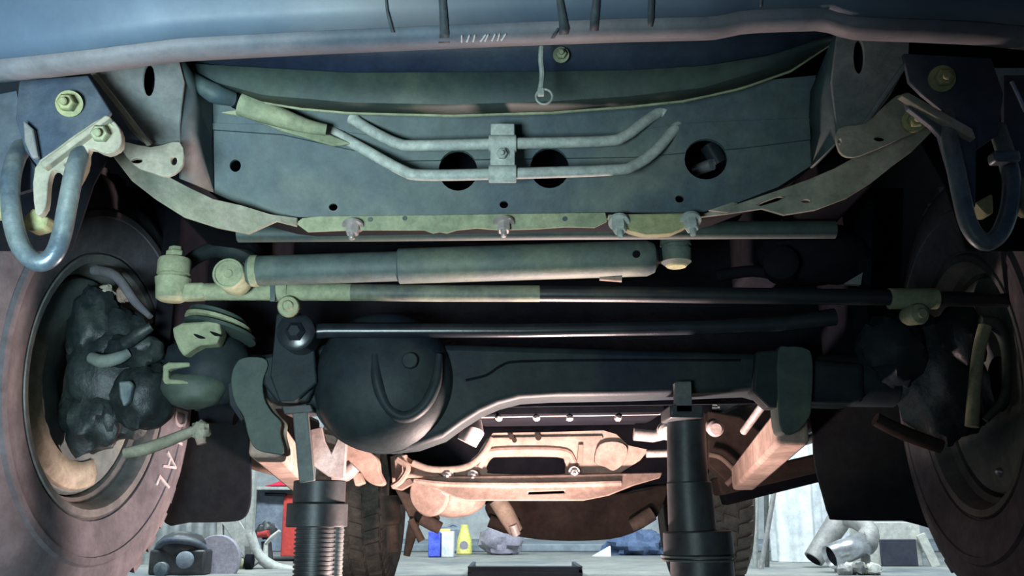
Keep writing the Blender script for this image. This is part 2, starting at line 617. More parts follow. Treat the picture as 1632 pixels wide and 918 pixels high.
# hanging plug cord with its ring
cord = MB().tube([P(863, 75, 0.87), P(862, 95, 0.868), P(864, 118, 0.866), P(862, 138, 0.864), P(861, 146, 0.864)], 0.0028, 8, smooth=4)
cord = cord.build('drain_cord', 'pipe', car)
MB().box(P(862, 147, 0.863), (0.007, 0.006, 0.008)).build('tab', 'pipe', cord, bevel=0.001)
ring = [P(867 + 13 * math.sin(a), 154 - 12 * math.cos(a), 0.862) for a in [2 * math.pi * k / 24 for k in range(25)]]
MB().tube(ring, 0.0011, 6, caps=False).build('ring', 'pipe', cord)

# ---- front crossmember with its holes
Yc = lambda x, y: 1.03 + (y - 190) * 0.00033
cm_out = [(318, 150), (700, 158), (1000, 150), (1300, 120), (1296, 262), (1240, 298), (1165, 327), (1110, 340), (960, 338), (475, 346),
          (440, 342), (385, 327), (335, 305)]
cm_holes = [circ(730, 272, 31, 32), circ(876, 268, 31, 32), circ(1125, 254, 34, 32), circ(375, 264, 9, 10, 14),
            circ(531, 330, 7, 6, 12), circ(803, 326, 7, 6, 12), circ(1083, 317, 7, 6, 12)]
crossm = MB().plate(cm_out, Yc, 0.004, cm_holes).build('front_crossmember', 'frame', car)
back = MB()
back.plate([(318, 150), (1300, 120), (1296, 262), (1165, 327), (960, 338), (475, 346), (335, 305)], lambda x, y: Yc(x, y) + 0.115, 0.004)
back.build('rear_web_shade', 'dark', crossm)  # rear web coloured black to give the holes a shaded interior
bt = [(335, 305), (385, 327), (440, 342), (475, 346), (960, 338), (1110, 340), (1165, 327), (1240, 298), (1296, 262)]
MB().sheet([[P(x, y, Yc(x, y)) for x, y in bt], [P(x, y, Yc(x, y)) + V((0, 0.115, 0.012)) for x, y in bt]]).build('bottom_flange', 'dark', crossm, solid=0.003)
MB().tube([P(1108, 272, 1.12), P(1135, 262, 1.10)], 0.008, 12).build('cooler_stub', 'chrome', crossm)
MB().tube([P(1130, 232, 1.11), P(1148, 262, 1.11)], 0.012, 12).build('cooler_stub', 'black', crossm)
# raised upper band, a shallow step across the crossmember face
MB().plate([(335, 196), (470, 200), (640, 222), (980, 212), (1100, 196), (1290, 188), (1292, 222), (1180, 236), (1010, 250), (640, 256), (450, 214), (336, 206)],
           lambda x, y: Yc(x, y) - 0.003, 0.004,
           holes=[circ(730, 272, 32, 33), circ(876, 268, 32, 33), circ(1125, 254, 35, 33)]).build('stiffening_band', 'frame', crossm, bevel=0.001)

# ---- cooler pipes and clamp
pr = 0.0068
pu = [(562, 188), (572, 196), (600, 213), (635, 229), (665, 232), (800, 229), (960, 225), (995, 217), (1030, 192), (1052, 178), (1058, 180)]
pl = [(506, 200), (535, 213), (580, 238), (640, 271), (675, 279), (800, 277), (975, 271), (1010, 264), (1045, 240), (1075, 205), (1092, 185), (1108, 177)]
pd = lambda x: 1.0 + 0.045 * (abs(x - 805) / 300.0) ** 2
pipe1 = MB().tube([P(x, y, pd(x)) for x, y in pu], [pr * 1.25] + [pr] * 9 + [pr * 1.2], 14, smooth=5).build('cooler_pipe', 'pipe', car)
pipe2 = MB().tube([P(x, y, pd(x)) for x, y in pl], [pr * 1.2] + [pr] * 10 + [pr * 1.2], 14, smooth=5).build('cooler_pipe', 'pipe', car)
cl = MB().plate([(782, 196), (820, 196), (821, 290), (781, 290)], 0.9945, 0.004)
clamp = cl.build('pipe_clamp', 'pipe', car, bevel=0.0015)
for y in (229, 277):
    a, b = P(779, y, 1.0), P(823, y, 1.0)
    MB().tube([a, b], pr * 1.55, 16).build('clamp_saddle', 'pipe', clamp, bevel=0.001)
MB().bolt(P(800, 246, 0.9945), (0, -1, -0.25), 0.0065, 0.009, 1.3).build('bolt', 'pipe', clamp)
# left feed hose
hose = MB().tube([P(384, 164, 0.99), P(420, 178, 0.995), P(455, 190, 1.0), P(490, 201, 1.005), P(520, 207, 1.01)],
                 [0.0150, 0.0135, 0.0115, 0.0085, 0.007], 16, smooth=4).build('cooler_hose', 'dust', car)
MB().tube([P(375, 160, 0.99), P(388, 166, 0.99)], 0.0095, 14).build('hose_core', 'dark', hose)
MB().tube([P(305, 125, 0.965), P(340, 148, 0.97), P(372, 158, 0.985)], [0.008, 0.012, 0.009], 12, smooth=4).build('hose_stub', 'frame', hose)
MB().plate([(350, 178), (390, 185), (450, 208), (530, 232), (560, 228), (505, 205), (390, 172)], 1.022, 0.006).build('hose_bracket', 'dust', hose, bevel=0.002)

# ---- bolted flange under the crossmember
Yfl = 1.078
flange = MB().plate([(471, 355), (482, 347), (510, 344), (700, 342), (965, 338), (968, 352), (948, 362), (900, 361), (860, 364), (800, 366), (760, 363),
                     (728, 366), (712, 371), (700, 369), (690, 371), (676, 366), (560, 366), (490, 369)], Yfl, 0.005).build('bolted_flange', 'dust', car, bevel=0.001)
for x, y in ((563, 357), (803, 353)):
    MB().bolt(P(x, y + 1, Yfl), (0, -0.35, -1), 0.0085, 0.013, 1.6).build('bolt', 'alu', flange)
for x, y in ((590, 350), (645, 348), (900, 349)):
    MB().lathe(P(x, y, Yfl - 0.0005), (0, -1, 0), [(0, 0.003), (0.001, 0.003)], 10).build('rivet', 'frame', flange)
# yellow bracket
yb = MB().plate([(968, 341), (1112, 338), (1110, 350), (1090, 362), (1070, 371), (1030, 373), (1005, 367), (985, 356)], 1.065, 0.02).build('engine_stop_bracket', 'yellow', car, bevel=0.003)
for x, y in ((986, 352), (1100, 349)):
    MB().bolt(P(x, y, 1.066), (0, -0.6, -1), 0.009, 0.017, 1.45).build('bolt', 'pipe', yb)
MB().plate([(1130, 335), (1168, 322), (1185, 327), (1160, 338)], 1.07, 0.004).build('bracket_tab', 'mudcake', yb)
# dark beam right behind the flange (lower radiator beam)
MB().tube([P(380, 372, 1.22), P(560, 371, 1.22), P(900, 368, 1.22), P(1330, 366, 1.22)], 0.013, 12).build('radiator_beam', 'valance', car)
MB().plate([(215, 300), (1440, 300), (1430, 640), (700, 650), (500, 600), (240, 600)], 1.78, 0.01).build('engine_bay_shade', 'dark', car)  # near-black plate added to paint the engine bay gaps as shade
MB().plate([(600, 600), (1140, 600), (1130, 765), (1000, 770), (620, 770)], 2.62, 0.3).build('gearbox_gap_shade', 'dark', car, bevel=0.02)  # black plate standing in for shade behind the gearbox crossmember

# ---- frame horns, one builder for the left one, one for the right one
def horn_left():
    rail = MB()
    slot = circ(237, 127, 9, 26, 16)
    rail.plate([(146, 112), (240, 92), (282, 88), (293, 130), (286, 200), (286, 268), (268, 280), (242, 262), (232, 232), (205, 205), (172, 150)],
               lambda x, y: 0.90 + (y - 100) * 0.0006, 0.005, [slot])
    r = rail.build('frame_rail', 'rail', car, bevel=0.001)
    MB().plate([(230, 95), (246, 95), (248, 160), (226, 160)], 0.95, 0.004).build('slot_shade_plate', 'dark', r)  # black plate paints the shade inside the slot
    # inner web, green, turning back to the crossmember
    q = [P(282, 86, 0.905), P(293, 130, 0.925), P(287, 200, 0.965), P(288, 285, 1.01)]
    q2 = [P(304, 110, 1.0), P(336, 165, 1.02), P(336, 220, 1.035), P(338, 306, 1.065)]
    MB().sheet([q, q2]).build('inner_web', 'frame', r, solid=0.004)
    # pale weld ridge running down the rail
    MB().tube([P(146, 113, 0.899), P(190, 168, 0.925), P(238, 231, 0.962)], 0.003, 8).build('weld_ridge', 'mudcake', r)
    # outer web between bracket and ridge
    MB().plate([(120, 122), (150, 116), (236, 232), (190, 232), (176, 195), (160, 180), (150, 140)], lambda x, y: 0.905 + (y - 100) * 0.0006, 0.004).build('outer_web', 'dark_bracket', r)
    # swept bottom flange
    sw_t = [(196, 240), (230, 250), (262, 278), (300, 298), (340, 317), (385, 327), (430, 341), (474, 347)]
    sw_b = [(160, 215), (182, 252), (210, 288), (246, 316), (292, 345), (345, 362), (395, 372), (440, 352), (472, 360)]
    g = MB()
    ol = sw_t + list(reversed(sw_b)) + [(172, 196), (190, 226)]
    g.plate(ol, lambda x, y: 0.965 + (x - 170) * 0.00036, 0.006, [circ(217, 256, 9, 4, 12)])
    sw = g.build('swept_flange', 'mudcake', car, bevel=0.0015)
    MB().plate(smoothpoly([(190, 226), (240, 234), (286, 226), (291, 262), (268, 281), (240, 274), (212, 262)], 3), 0.955, 0.005, [circ(277, 256, 5, 7, 10), circ(218, 256, 9, 4, 12)]).build('flange_plate', 'mudcake', sw, bevel=0.001)
    # tow hook bracket
    br = MB().plate([(30, 128), (140, 120), (176, 178), (168, 190), (130, 210), (78, 262), (62, 268), (40, 240), (25, 190)], 0.86, 0.006).build('hook_bracket', 'dark_bracket', car, bevel=0.001)
    MB().plate(smoothpoly([(55, 268), (90, 236), (140, 200), (170, 186), (190, 205), (192, 232), (170, 245), (142, 236), (136, 268), (112, 306), (100, 280), (84, 270), (76, 290), (72, 330), (56, 340)], 3),
               0.852, 0.01, [circ(108, 262, 6, 5, 10)]).build('bracket_flange', 'mudcake', br, bevel=0.002)
    MB().plate([(62, 258), (168, 182), (176, 186), (68, 268)], 0.842, 0.012).build('bracket_edge', 'mudcake', br, bevel=0.002)
    for x, y, r_ in ((112, 166, 0.009), (165, 215, 0.009)):
        MB().bolt(P(x, y, 0.856), (0.15, -1, -0.3), r_, 0.014, 1.5).build('bolt', 'yellow' if x < 130 else 'dust', br)
    MB().plate([(36, 190), (52, 205), (60, 250), (50, 252), (38, 225)], 0.85, 0.008).build('bracket_stiffener', 'rail', br, bevel=0.002)
    MB().plate([(0, 150), (26, 145), (34, 190), (40, 245), (60, 270), (55, 300), (20, 310), (-40, 300), (-40, 150)], 0.875, 0.006).build('side_plate', 'dark_bracket', br)
    hp = [(34, 235), (22, 262), (16, 300), (20, 350), (34, 395), (60, 418), (84, 408), (98, 375), (108, 325), (118, 275), (126, 250), (134, 225)]
    MB().tube([P(x, y, 0.845 + (0.03 if i in (0, len(hp) - 1) else 0.008 if i in (1, len(hp) - 2) else 0)) for i, (x, y) in enumerate(hp)], S(15, 0.845, 350), 16, smooth=5).build('tow_hook', 'hook', car)
    MB().plate([(36, 345), (52, 330), (76, 345), (70, 362), (48, 368), (36, 362)], 0.868, 0.02).build('hook_block', 'yellow', br, bevel=0.003)
    MB().blob(P(-2, 328, 0.85), (0.012, 0.012, 0.014), 0.1).build('hook_knob', 'yellow', br)


def horn_right():
    rail = MB()
    slot = circ(1369, 90, 8, 27, 16)
    rail.plate([(1335, 48), (1450, 60), (1448, 100), (1420, 150), (1380, 205), (1375, 225), (1352, 236), (1335, 228), (1325, 130)],
               lambda x, y: 0.90 + (y - 60) * 0.0006, 0.005, [slot])
    r = rail.build('frame_rail', 'rail', car, bevel=0.001)
    MB().plate([(1358, 60), (1380, 60), (1380, 122), (1358, 122)], 0.95, 0.004).build('slot_shade_plate', 'dark', r)  # painted slot shade, as on the left rail
    q = [P(1334, 50, 0.905), P(1326, 130, 0.945), P(1334, 228, 1.0), P(1300, 262, 1.03)]
    q2 = [P(1318, 100, 1.0), P(1292, 150, 1.02), P(1290, 200, 1.035), P(1292, 268, 1.06)]
    MB().sheet([q, q2]).build('inner_web', 'frame', r, solid=0.004)
    MB().tube([P(1446, 98, 0.915), P(1410, 150, 0.945), P(1378, 198, 0.975)], 0.003, 8).build('weld_ridge', 'rail', r)
    sw_t = [(1478, 196), (1440, 215), (1400, 232), (1370, 246), (1330, 268), (1290, 285), (1240, 303), (1165, 328), (1112, 341)]
    sw_b = [(1490, 205), (1455, 240), (1425, 262), (1390, 290), (1350, 315), (1300, 334), (1250, 342), (1215, 332), (1160, 340), (1112, 346)]
    g = MB()
    g.plate(sw_t + list(reversed(sw_b)), lambda x, y: 1.09 - (x - 1110) * 0.00034, 0.006,
            [[(1205, 326), (1240, 313), (1252, 313), (1240, 320), (1212, 328)], circ(1285, 320, 8, 3, 10)])
    sw = g.build('swept_flange', 'mudcake', car, bevel=0.0015)
    MB().plate(smoothpoly([(1336, 205), (1380, 196), (1410, 168), (1440, 150), (1482, 178), (1478, 200), (1440, 218), (1400, 236), (1360, 250), (1338, 240)], 3), 0.95, 0.005,
               [circ(1402, 221, 9, 4, 12), circ(1339, 226, 3, 6, 10)]).build('flange_plate', 'mudcake', sw, bevel=0.001)
    br = MB().plate([(1440, 85), (1580, 92), (1600, 150), (1590, 215), (1555, 240), (1520, 190), (1470, 150), (1450, 130)], 0.86, 0.006).build('hook_bracket', 'dark_bracket', car, bevel=0.001)
    MB().plate([(1440, 148), (1480, 165), (1530, 195), (1556, 220), (1555, 330), (1530, 330), (1515, 275), (1498, 215), (1484, 200), (1448, 172)],
               0.852, 0.008, [circ(1519, 228, 6, 6, 10)]).build('bracket_flange', 'dark_bracket', br, bevel=0.002)
    MB().plate([(1436, 150), (1446, 146), (1550, 205), (1556, 222), (1540, 214)], 0.842, 0.012).build('bracket_edge', 'mudcake', br, bevel=0.002)
    for x, y in ((1500, 126), (1456, 192)):
        MB().bolt(P(x, y, 0.856 if x > 1480 else 0.945), (-0.15, -1, -0.3), 0.009, 0.013, 1.5).build('bolt', 'yellow', br)
    MB().plate([(1600, 120), (1680, 120), (1680, 300), (1610, 300), (1600, 230)], 0.875, 0.006).build('side_plate', 'dark_bracket', br)
    hp = [(1506, 170), (1512, 215), (1522, 262), (1532, 312), (1545, 360), (1568, 386), (1592, 374), (1608, 335), (1612, 290), (1604, 250), (1590, 205)]
    MB().tube([P(x, y, 0.845 + (0.03 if i in (0, len(hp) - 1) else 0.008 if i in (1, len(hp) - 2) else 0)) for i, (x, y) in enumerate(hp)], S(14, 0.845, 350), 16, smooth=5).build('tow_hook', 'hook', car)
    MB().plate([(1556, 322), (1582, 308), (1584, 340), (1574, 342)], 0.868, 0.02).build('hook_block', 'yellow', br, bevel=0.002)
    MB().box(P(1600, 252, 0.84), (0.026, 0.016, 0.012)).build('hook_lug', 'hook', br, bevel=0.003)
    MB().blob(P(1628, 315, 0.85), (0.010, 0.012, 0.02), 0.1).build('hook_knob', 'yellow', br)
    MB().tube([P(1612, 130, 0.83), P(1624, 155, 0.83), P(1634, 178, 0.83)], 0.002, 8).build('wire_clip', 'chrome', br)


horn_left()
horn_right()
# body skin above the horns and the wheel arches so nothing shines in from above
MB().box((0, 1.05, 0.99), (1.75, 0.55, 0.02)).build('radiator_floor', 'dark', car)
MB().box((0, 1.5, 1.40), (1.92, 1.75, 0.04)).build('bonnet', 'bumper', car, bevel=0.015)
MB().box((0, 0.66, 1.12), (1.80, 0.04, 0.55)).build('grille_panel', 'dark', car, bevel=0.01)
MB().box((0, 2.85, 1.04), (1.55, 3.1, 0.03)).build('floor_pan', 'dark', car)
for s in (-1, 1):
    MB().box((s * 0.63, 2.0, 0.80), (0.03, 0.78, 0.48)).build('inner_wing_blocker', 'dark', car)  # inner wing extended downward to block the lamp from the upper tyre
    arch = MB()
    arch.lathe(V((s * 0.76, 1.64, 0.515)), (1, 0, 0), [(-0.16, 0.50), (0.18, 0.50)], 28, cap=False)
    arch.f = [f for f in arch.f if all(arch.v[i].z > 0.56 for i in f)]
    used = sorted({i for f in arch.f for i in f})
    idx = {i: k for k, i in enumerate(used)}
    arch.v = [arch.v[i] for i in used]
    arch.f = [tuple(idx[i] for i in f) for f in arch.f]
    arch.build('wheel_arch_liner', 'dark', car, solid=0.004)
    MB().box((s * 0.86, 3.0, 0.60), (0.10, 1.75, 0.16)).build('side_sill', 'brown', car, bevel=0.02)
    MB().box((s * 0.90, 3.0, 0.86), (0.03, 1.75, 0.4)).build('door_skin', 'bumper', car)
    MB().box((s * 0.93, 1.5, 1.26), (0.03, 1.6, 0.5)).build('wing_skin', 'bumper', car)

# ---- steering box and hoses in the shade on the right
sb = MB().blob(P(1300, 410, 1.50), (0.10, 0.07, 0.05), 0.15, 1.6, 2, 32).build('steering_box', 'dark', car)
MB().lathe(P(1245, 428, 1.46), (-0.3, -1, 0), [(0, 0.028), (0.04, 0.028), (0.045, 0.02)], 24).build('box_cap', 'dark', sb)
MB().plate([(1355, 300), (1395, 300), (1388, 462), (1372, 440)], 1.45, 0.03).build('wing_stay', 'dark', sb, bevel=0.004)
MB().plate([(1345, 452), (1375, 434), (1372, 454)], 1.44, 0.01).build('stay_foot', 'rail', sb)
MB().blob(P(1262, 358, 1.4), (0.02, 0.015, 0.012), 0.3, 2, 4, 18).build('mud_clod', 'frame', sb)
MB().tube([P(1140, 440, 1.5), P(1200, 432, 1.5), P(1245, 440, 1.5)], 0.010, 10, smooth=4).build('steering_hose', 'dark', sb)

# ---- steering damper
dl, dr = P(395, 432, 1.36), P(1046, 411, 1.36)


def on_d(x):
    return dl + (dr - dl) * ((x - 395) / 651.0)


px1 = S(1, 1.36, 425)
damper = MB().tube([on_d(392), on_d(396), on_d(402), on_d(636)], [15 * px1, 22 * px1, 24 * px1, 24 * px1], 28).build('steering_damper', 'damper', car)
MB().tube([on_d(400), on_d(412)], 25.5 * px1, 28).build('collar', 'dust', damper, bevel=0.001)
sl = MB().tube([on_d(634), on_d(636), on_d(1000), on_d(1030), on_d(1042), on_d(1048)],
               [26 * px1, 28.5 * px1, 29 * px1, 29 * px1, 24 * px1, 12 * px1], 28, caps=True)
sleeve = sl.build('dust_sleeve', 'damper', damper)
MB().lathe(on_d(1010) + V((0, -28.6 * px1, -0.001)), (0, -1, -0.15), [(0, 6 * px1), (0.0014, 6 * px1)], 16).build('drain_hole', 'dark', damper)
MB().tube([on_d(955) + V((0, 0.004, -28 * px1)), on_d(990) + V((0, 0.004, -31 * px1))], [0.005, 0.006], 10).build('mud_clod', 'pinkmud', damper)
# left eye
ey = P(363, 435, 1.335)
eye = MB().lathe(ey + V((0, 0.05, 0)), (0, -1, 0), [(0, 25 * px1), (0.048, 25 * px1), (0.05, 23.5 * px1), (0.05, 21 * px1), (0.047, 20 * px1), (0.047, 7 * px1), (0.049, 6 * px1)], 32)
eye.build('damper_eye', 'dust', damper)
MB().bar(ey + V((0.004, 0.03, 0)), on_d(398), 0.028, 0.03).build('eye_neck', 'dust', damper, bevel=0.004)
# right bush
bush = P(1077, 402, 1.36)
MB().lathe(bush + V((0, 0, -0.022)), (0, 0, 1), [(0, 17 * px1), (0.006, 24 * px1), (0.026, 25 * px1), (0.027, 22 * px1), (0.032, 22 * px1), (0.033, 25 * px1), (0.042, 24 * px1)], 28).build('damper_bush', 'damper', damper)
MB().lathe(bush + V((0, 0, -0.024)), (0, 0, 1), [(0, 15 * px1), (0.007, 22 * px1)], 24).build('bush_foot', 'yellow', damper)
MB().tube([bush + V((0, 0, 0.01)), bush + V((0.0, 0.0, 0.055))], 0.010, 14).build('bush_pin', 'dust', damper)
MB().bar(on_d(1040), bush, 0.016, 0.02).build('bush_neck', 'dark', damper)

# ---- tie rod with ball joint and clamps
YT = 1.42
tp = S(1, YT, 470)
tie = MB().tube([P(300, 465, YT), P(470, 465, YT), P(560, 466, YT)], [14 * tp, 14.5 * tp, 14 * tp], 20).build('tie_rod', 'dust', car)
MB().tube([P(558, 466, YT), P(700, 467.5, YT), P(860, 468, YT)], [13.8 * tp, 13.5 * tp, 13.4 * tp], 20).build('rod_sleeve', 'rodmid', tie)
MB().tube([P(858, 468, YT), P(1000, 469, YT), P(1400, 474, YT), P(1500, 476, YT), P(1640, 480, YT)], [13.2 * tp, 13.1 * tp, 13 * tp, 12 * tp, 11 * tp], 20).build('rod_tube', 'rodmid2', tie)
jt = P(273, 480, YT - 0.005)
bj = MB().lathe(jt, (0, 0, 1), [(0, 18 * tp), (0.004, 24 * tp), (0.026, 26 * tp), (0.030, 27 * tp), (0.037, 28 * tp), (0.038, 24 * tp), (0.043, 23 * tp), (0.044, 26 * tp), (0.066, 26 * tp), (0.070, 24 * tp)], 32)
bj.build('ball_joint', 'dust', tie)
MB().lathe(jt + V((0, 0, 0.070)), (0, 0, 1), [(0, 15 * tp), (0.012, 15 * tp), (0.014, 12 * tp), (0.020, 11 * tp)], 6).build('castle_nut', 'dust', tie, bevel=0.001)
MB().bar(jt + V((0.0, 0, 0.014)), P(330, 465, YT), 0.028, 0.027).build('joint_shank', 'dust', tie, bevel=0.006)


def rod_clamp(x, y, w, m, flip):
    g = MB().tube([P(x - w, y, YT), P(x + w, y, YT)], 17 * tp, 20).build('rod_clamp', m, tie, bevel=0.001)
    c = P(x + flip, y + 25, YT - 0.012)
    prof = [(-0.03, 12 * tp), (-0.02, 16 * tp), (0.006, 17 * tp), (0.010, 15 * tp), (0.012, 9 * tp), (0.018, 7 * tp)]
    MB().lathe(c, (0.15, -1, -0.1), prof, 24).build('clamp_bolt', m, tie)
    MB().plate([(x + flip - 8, y + 6), (x + flip + 16, y + 6), (x + flip + 16, y + 26), (x + flip + 2, y + 30)], YT - 0.004, 0.018).build('clamp_ear', m, tie, bevel=0.002)


rod_clamp(448, 464, 12, 'dust', 12)
rod_clamp(1455, 476, 38, 'dust', 6)
MB().plate([(430, 452), (438, 452), (438, 480), (430, 480)], YT - 0.019, 0.004).build('clamp_slot', 'frame', tie)
# steering arm behind the joint
MB().tube([P(290, 428, 1.47), P(315, 408, 1.48), P(350, 398, 1.50), P(395, 412, 1.52), P(420, 440, 1.54)], [0.016, 0.018, 0.02, 0.02, 0.018], 12, smooth=4, flat=0.7).build('steering_arm', 'axle', car)

# ---- panhard rod
YP = 1.50
pp = S(1, YP, 527)
pan = MB().tube([P(478, 530, YP), P(520, 527, YP), P(830, 527, YP), P(1120, 522, YP), P(1250, 516, YP), P(1330, 505, YP)],
                [14 * pp, 12 * pp, 11.5 * pp, 11.5 * pp, 12 * pp, 14 * pp], 20).build('panhard_rod', 'black', car)
MB().lathe(P(470, 528, YP - 0.03), (0, 1, 0), [(0, 24 * pp), (0.004, 30 * pp), (0.056, 30 * pp), (0.06, 24 * pp)], 32).build('rod_eye', 'black', pan)
MB().lathe(P(470, 528, YP - 0.034), (0, 1, 0), [(-0.008, 9 * pp), (0, 16 * pp), (0.004, 16 * pp)], 6).build('eye_bolt', 'black', pan)
MB().plate([(440, 500), (452, 492), (462, 545), (500, 545), (505, 610), (470, 640), (445, 640), (430, 600), (436, 545)], YP + 0.02, 0.05).build('rod_mount', 'axle', car, bevel=0.003)

# ---- front axle housing with differential bowl
YA0 = 1.555
ax_out = [(380, 570), (430, 562), (498, 548), (560, 545), (740, 548), (1000, 556), (1200, 562), (1300, 572), (1380, 578), (1380, 642), (1300, 640), (1240, 632),
          (1205, 622), (1130, 625), (1000, 629), (880, 631), (830, 634), (795, 643), (765, 656), (735, 675), (705, 697), (660, 713), (615, 718), (570, 710),
          (530, 685), (505, 652), (480, 640), (380, 642)]
axle = MB().plate(ax_out, YA0, 0.11).build('front_axle', 'axle', car, bevel=0.012, segs=3)
MB().tube([P(255, 608, 1.61), P(420, 606, 1.61)], 0.046, 24).build('axle_tube', 'axle', axle)
MB().tube([P(1280, 606, 1.61), P(1420, 608, 1.61)], 0.046, 24).build('axle_tube', 'axle', axle)
ap = S(1, YA0, 610)
dc = P(612, 608, YA0 + 0.01)
dome = MB().lathe(dc, (0, -1, -0.03), [(0, 113 * ap), (0.012, 111 * ap), (0.03, 103 * ap), (0.046, 90 * ap), (0.058, 72 * ap), (0.066, 50 * ap), (0.070, 25 * ap), (0.071, 0.001)], 48)
dome.build('differential_cover', 'axle', axle)
MB().lathe(P(654, 576, YA0 - 0.052), (0, -1, 0.05), [(0, 13 * ap), (0.010, 12.5 * ap), (0.012, 11 * ap)], 20).build('filler_plug', 'axle', axle, bevel=0.001)
MB().tube([P(598, 566, YA0 - 0.052), P(602, 610, YA0 - 0.055), P(618, 648, YA0 - 0.045), P(645, 664, YA0 - 0.040), P(675, 648, YA0 - 0.042), P(694, 612, YA0 - 0.042), P(700, 566, YA0 - 0.034)],
          [0.010, 0.013, 0.014, 0.014, 0.013, 0.012, 0.008], 12, smooth=5, flat=0.8).build('cover_ridge', 'axle', axle)
MB().tube([P(536, 562, YA0 - 0.012), P(538, 600, YA0 - 0.016), P(545, 640, YA0 - 0.012)], [0.008, 0.010, 0.006], 10, smooth=4).build('cover_ridge', 'axle', axle)
MB().tube([P(742, 606, YA0 - 0.001), P(775, 598, YA0 - 0.001), P(800, 582, YA0 - 0.001), P(830, 576, YA0 - 0.001), P(960, 574, YA0 - 0.001), P(1180, 574, YA0 - 0.001)], 0.0022, 8, smooth=3).build('weld_seam', 'dark', axle)
ring = [P(612 + 116 * math.cos(a), 606 + 112 * math.sin(a), YA0 + 0.02) for a in [math.pi * (-0.05 + 1.15 * k / 40) for k in range(41)]]
MB().tube(ring, 0.006, 8).build('bowl_rim', 'axle', axle)
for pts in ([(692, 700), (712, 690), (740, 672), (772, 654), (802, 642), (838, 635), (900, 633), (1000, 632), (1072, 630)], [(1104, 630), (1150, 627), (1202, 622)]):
    MB().tube([P(x, y, YA0 + 0.092) for x, y in pts], 0.0055, 8, smooth=3).build('lit_edge_strip', 'alu', axle)  # pale strip painting the lamp-lit rear edge of the housing
# spring seats and dark tower brackets at each end of the housing
MB().plate([(420, 570), (500, 548), (505, 610), (490, 640), (440, 640), (418, 610)], 1.535, 0.03).build('spring_seat', 'axle', axle, bevel=0.004)
MB().plate([(1205, 560), (1250, 556), (1250, 650), (1225, 650), (1200, 625)], 1.54, 0.04).build('spring_seat', 'axle', axle, bevel=0.004)

# ---- radius arms
la = smoothpoly([(374, 582), (388, 570), (418, 570), (427, 582), (419, 606), (421, 634), (432, 655), (447, 672), (446, 690), (452, 722), (432, 722), (408, 716), (396, 696), (388, 664), (374, 640), (368, 606)], 3)
arm = MB().plate(la, 1.53, 0.05).build('radius_arm', 'valance', car, bevel=0.004)
MB().bar(P(424, 700, 1.56), P(482, 764, 2.35), 0.055, 0.06).build('arm_rear', 'pinkmud', arm, bevel=0.008)
ra = smoothpoly([(1240, 560), (1256, 552), (1288, 556), (1296, 580), (1294, 640), (1290, 665), (1268, 690), (1246, 688), (1240, 640)], 3)
arm2 = MB().plate(ra, 1.53, 0.05).build('radius_arm', 'valance', car, bevel=0.004)
MB().bar(P(1262, 680, 1.57), P(1184, 762, 2.35), 0.055, 0.06).build('arm_rear', 'pinkmud', arm2, bevel=0.008)
MB().plate([(372, 600), (362, 600), (366, 645), (384, 672), (390, 668), (378, 642)], 1.55, 0.04).build('arm_web', 'axle', arm, bevel=0.002)

# ---- wheels
def letters(parent, text, c, R, up_a, r0, hgt, m):
    """raised letters along the inner sidewall, one piece each"""
    step = hgt * 1.1 / r0
    wall = [(0.238, 0.020), (0.252, 0.024), (0.282, 0.031), (0.297, 0.033), (0.298, 0.036), (0.310, 0.036), (0.314, 0.030), (0.345, 0.026), (0.367, 0.018)]
    for i, ch in enumerate(text):
        cu = bpy.data.curves.new('letter', 'FONT')
        cu.body = ch
        cu.size = hgt * 1.35
        cu.extrude = 0.0018
        cu.align_x = 'CENTER'
        to = bpy.data.objects.new('letter', cu)
        COL.objects.link(to)
        dg = bpy.context.evaluated_depsgraph_get()
        me = to.evaluated_get(dg).to_mesh()
        a = up_a + (len(text) - 1 - i) * step
        rad = V((0, math.cos(a), math.sin(a)))
        tan = V((0, math.sin(a), -math.cos(a)))
        vs = []
        for v in me.vertices:
            q = rad * (r0 + v.co.y) + tan * v.co.x
            vs.append(c + R @ (q + V((interp(wall, q.length) + 0.0010 + v.co.z, 0, 0))))
        fs = [tuple(p.vertices) for p in me.polygons]
        to.to_mesh_clear()
        bpy.data.objects.remove(to)
        bpy.data.curves.remove(cu)
        MB().add(vs, fs).build('raised_letter', m, parent)


def tyre_prof(w, r0, r1):
    """(along, radius) from the inner bead round the tread to the outer bead"""
    return [(-0.030, r0 - 0.012), (0.004, r0), (0.016, r0 + 0.015), (0.020, r0 + 0.016), (0.024, r0 + 0.030), (0.031, r0 + 0.060), (0.033, r0 + 0.075), (0.036, r0 + 0.076), (0.036, r0 + 0.088), (0.030, r0 + 0.092),
            (0.026, r1 - 0.040), (0.018, r1 - 0.018), (0.004, r1 - 0.004), (-0.012, r1),
            (-w / 2, r1 + 0.004), (-w + 0.012, r1), (-w - 0.004, r1 - 0.004), (-w - 0.018, r1 - 0.018), (-w - 0.030, r0 + 0.075), (-w - 0.02, r0 + 0.02), (-w + 0.01, r0)]


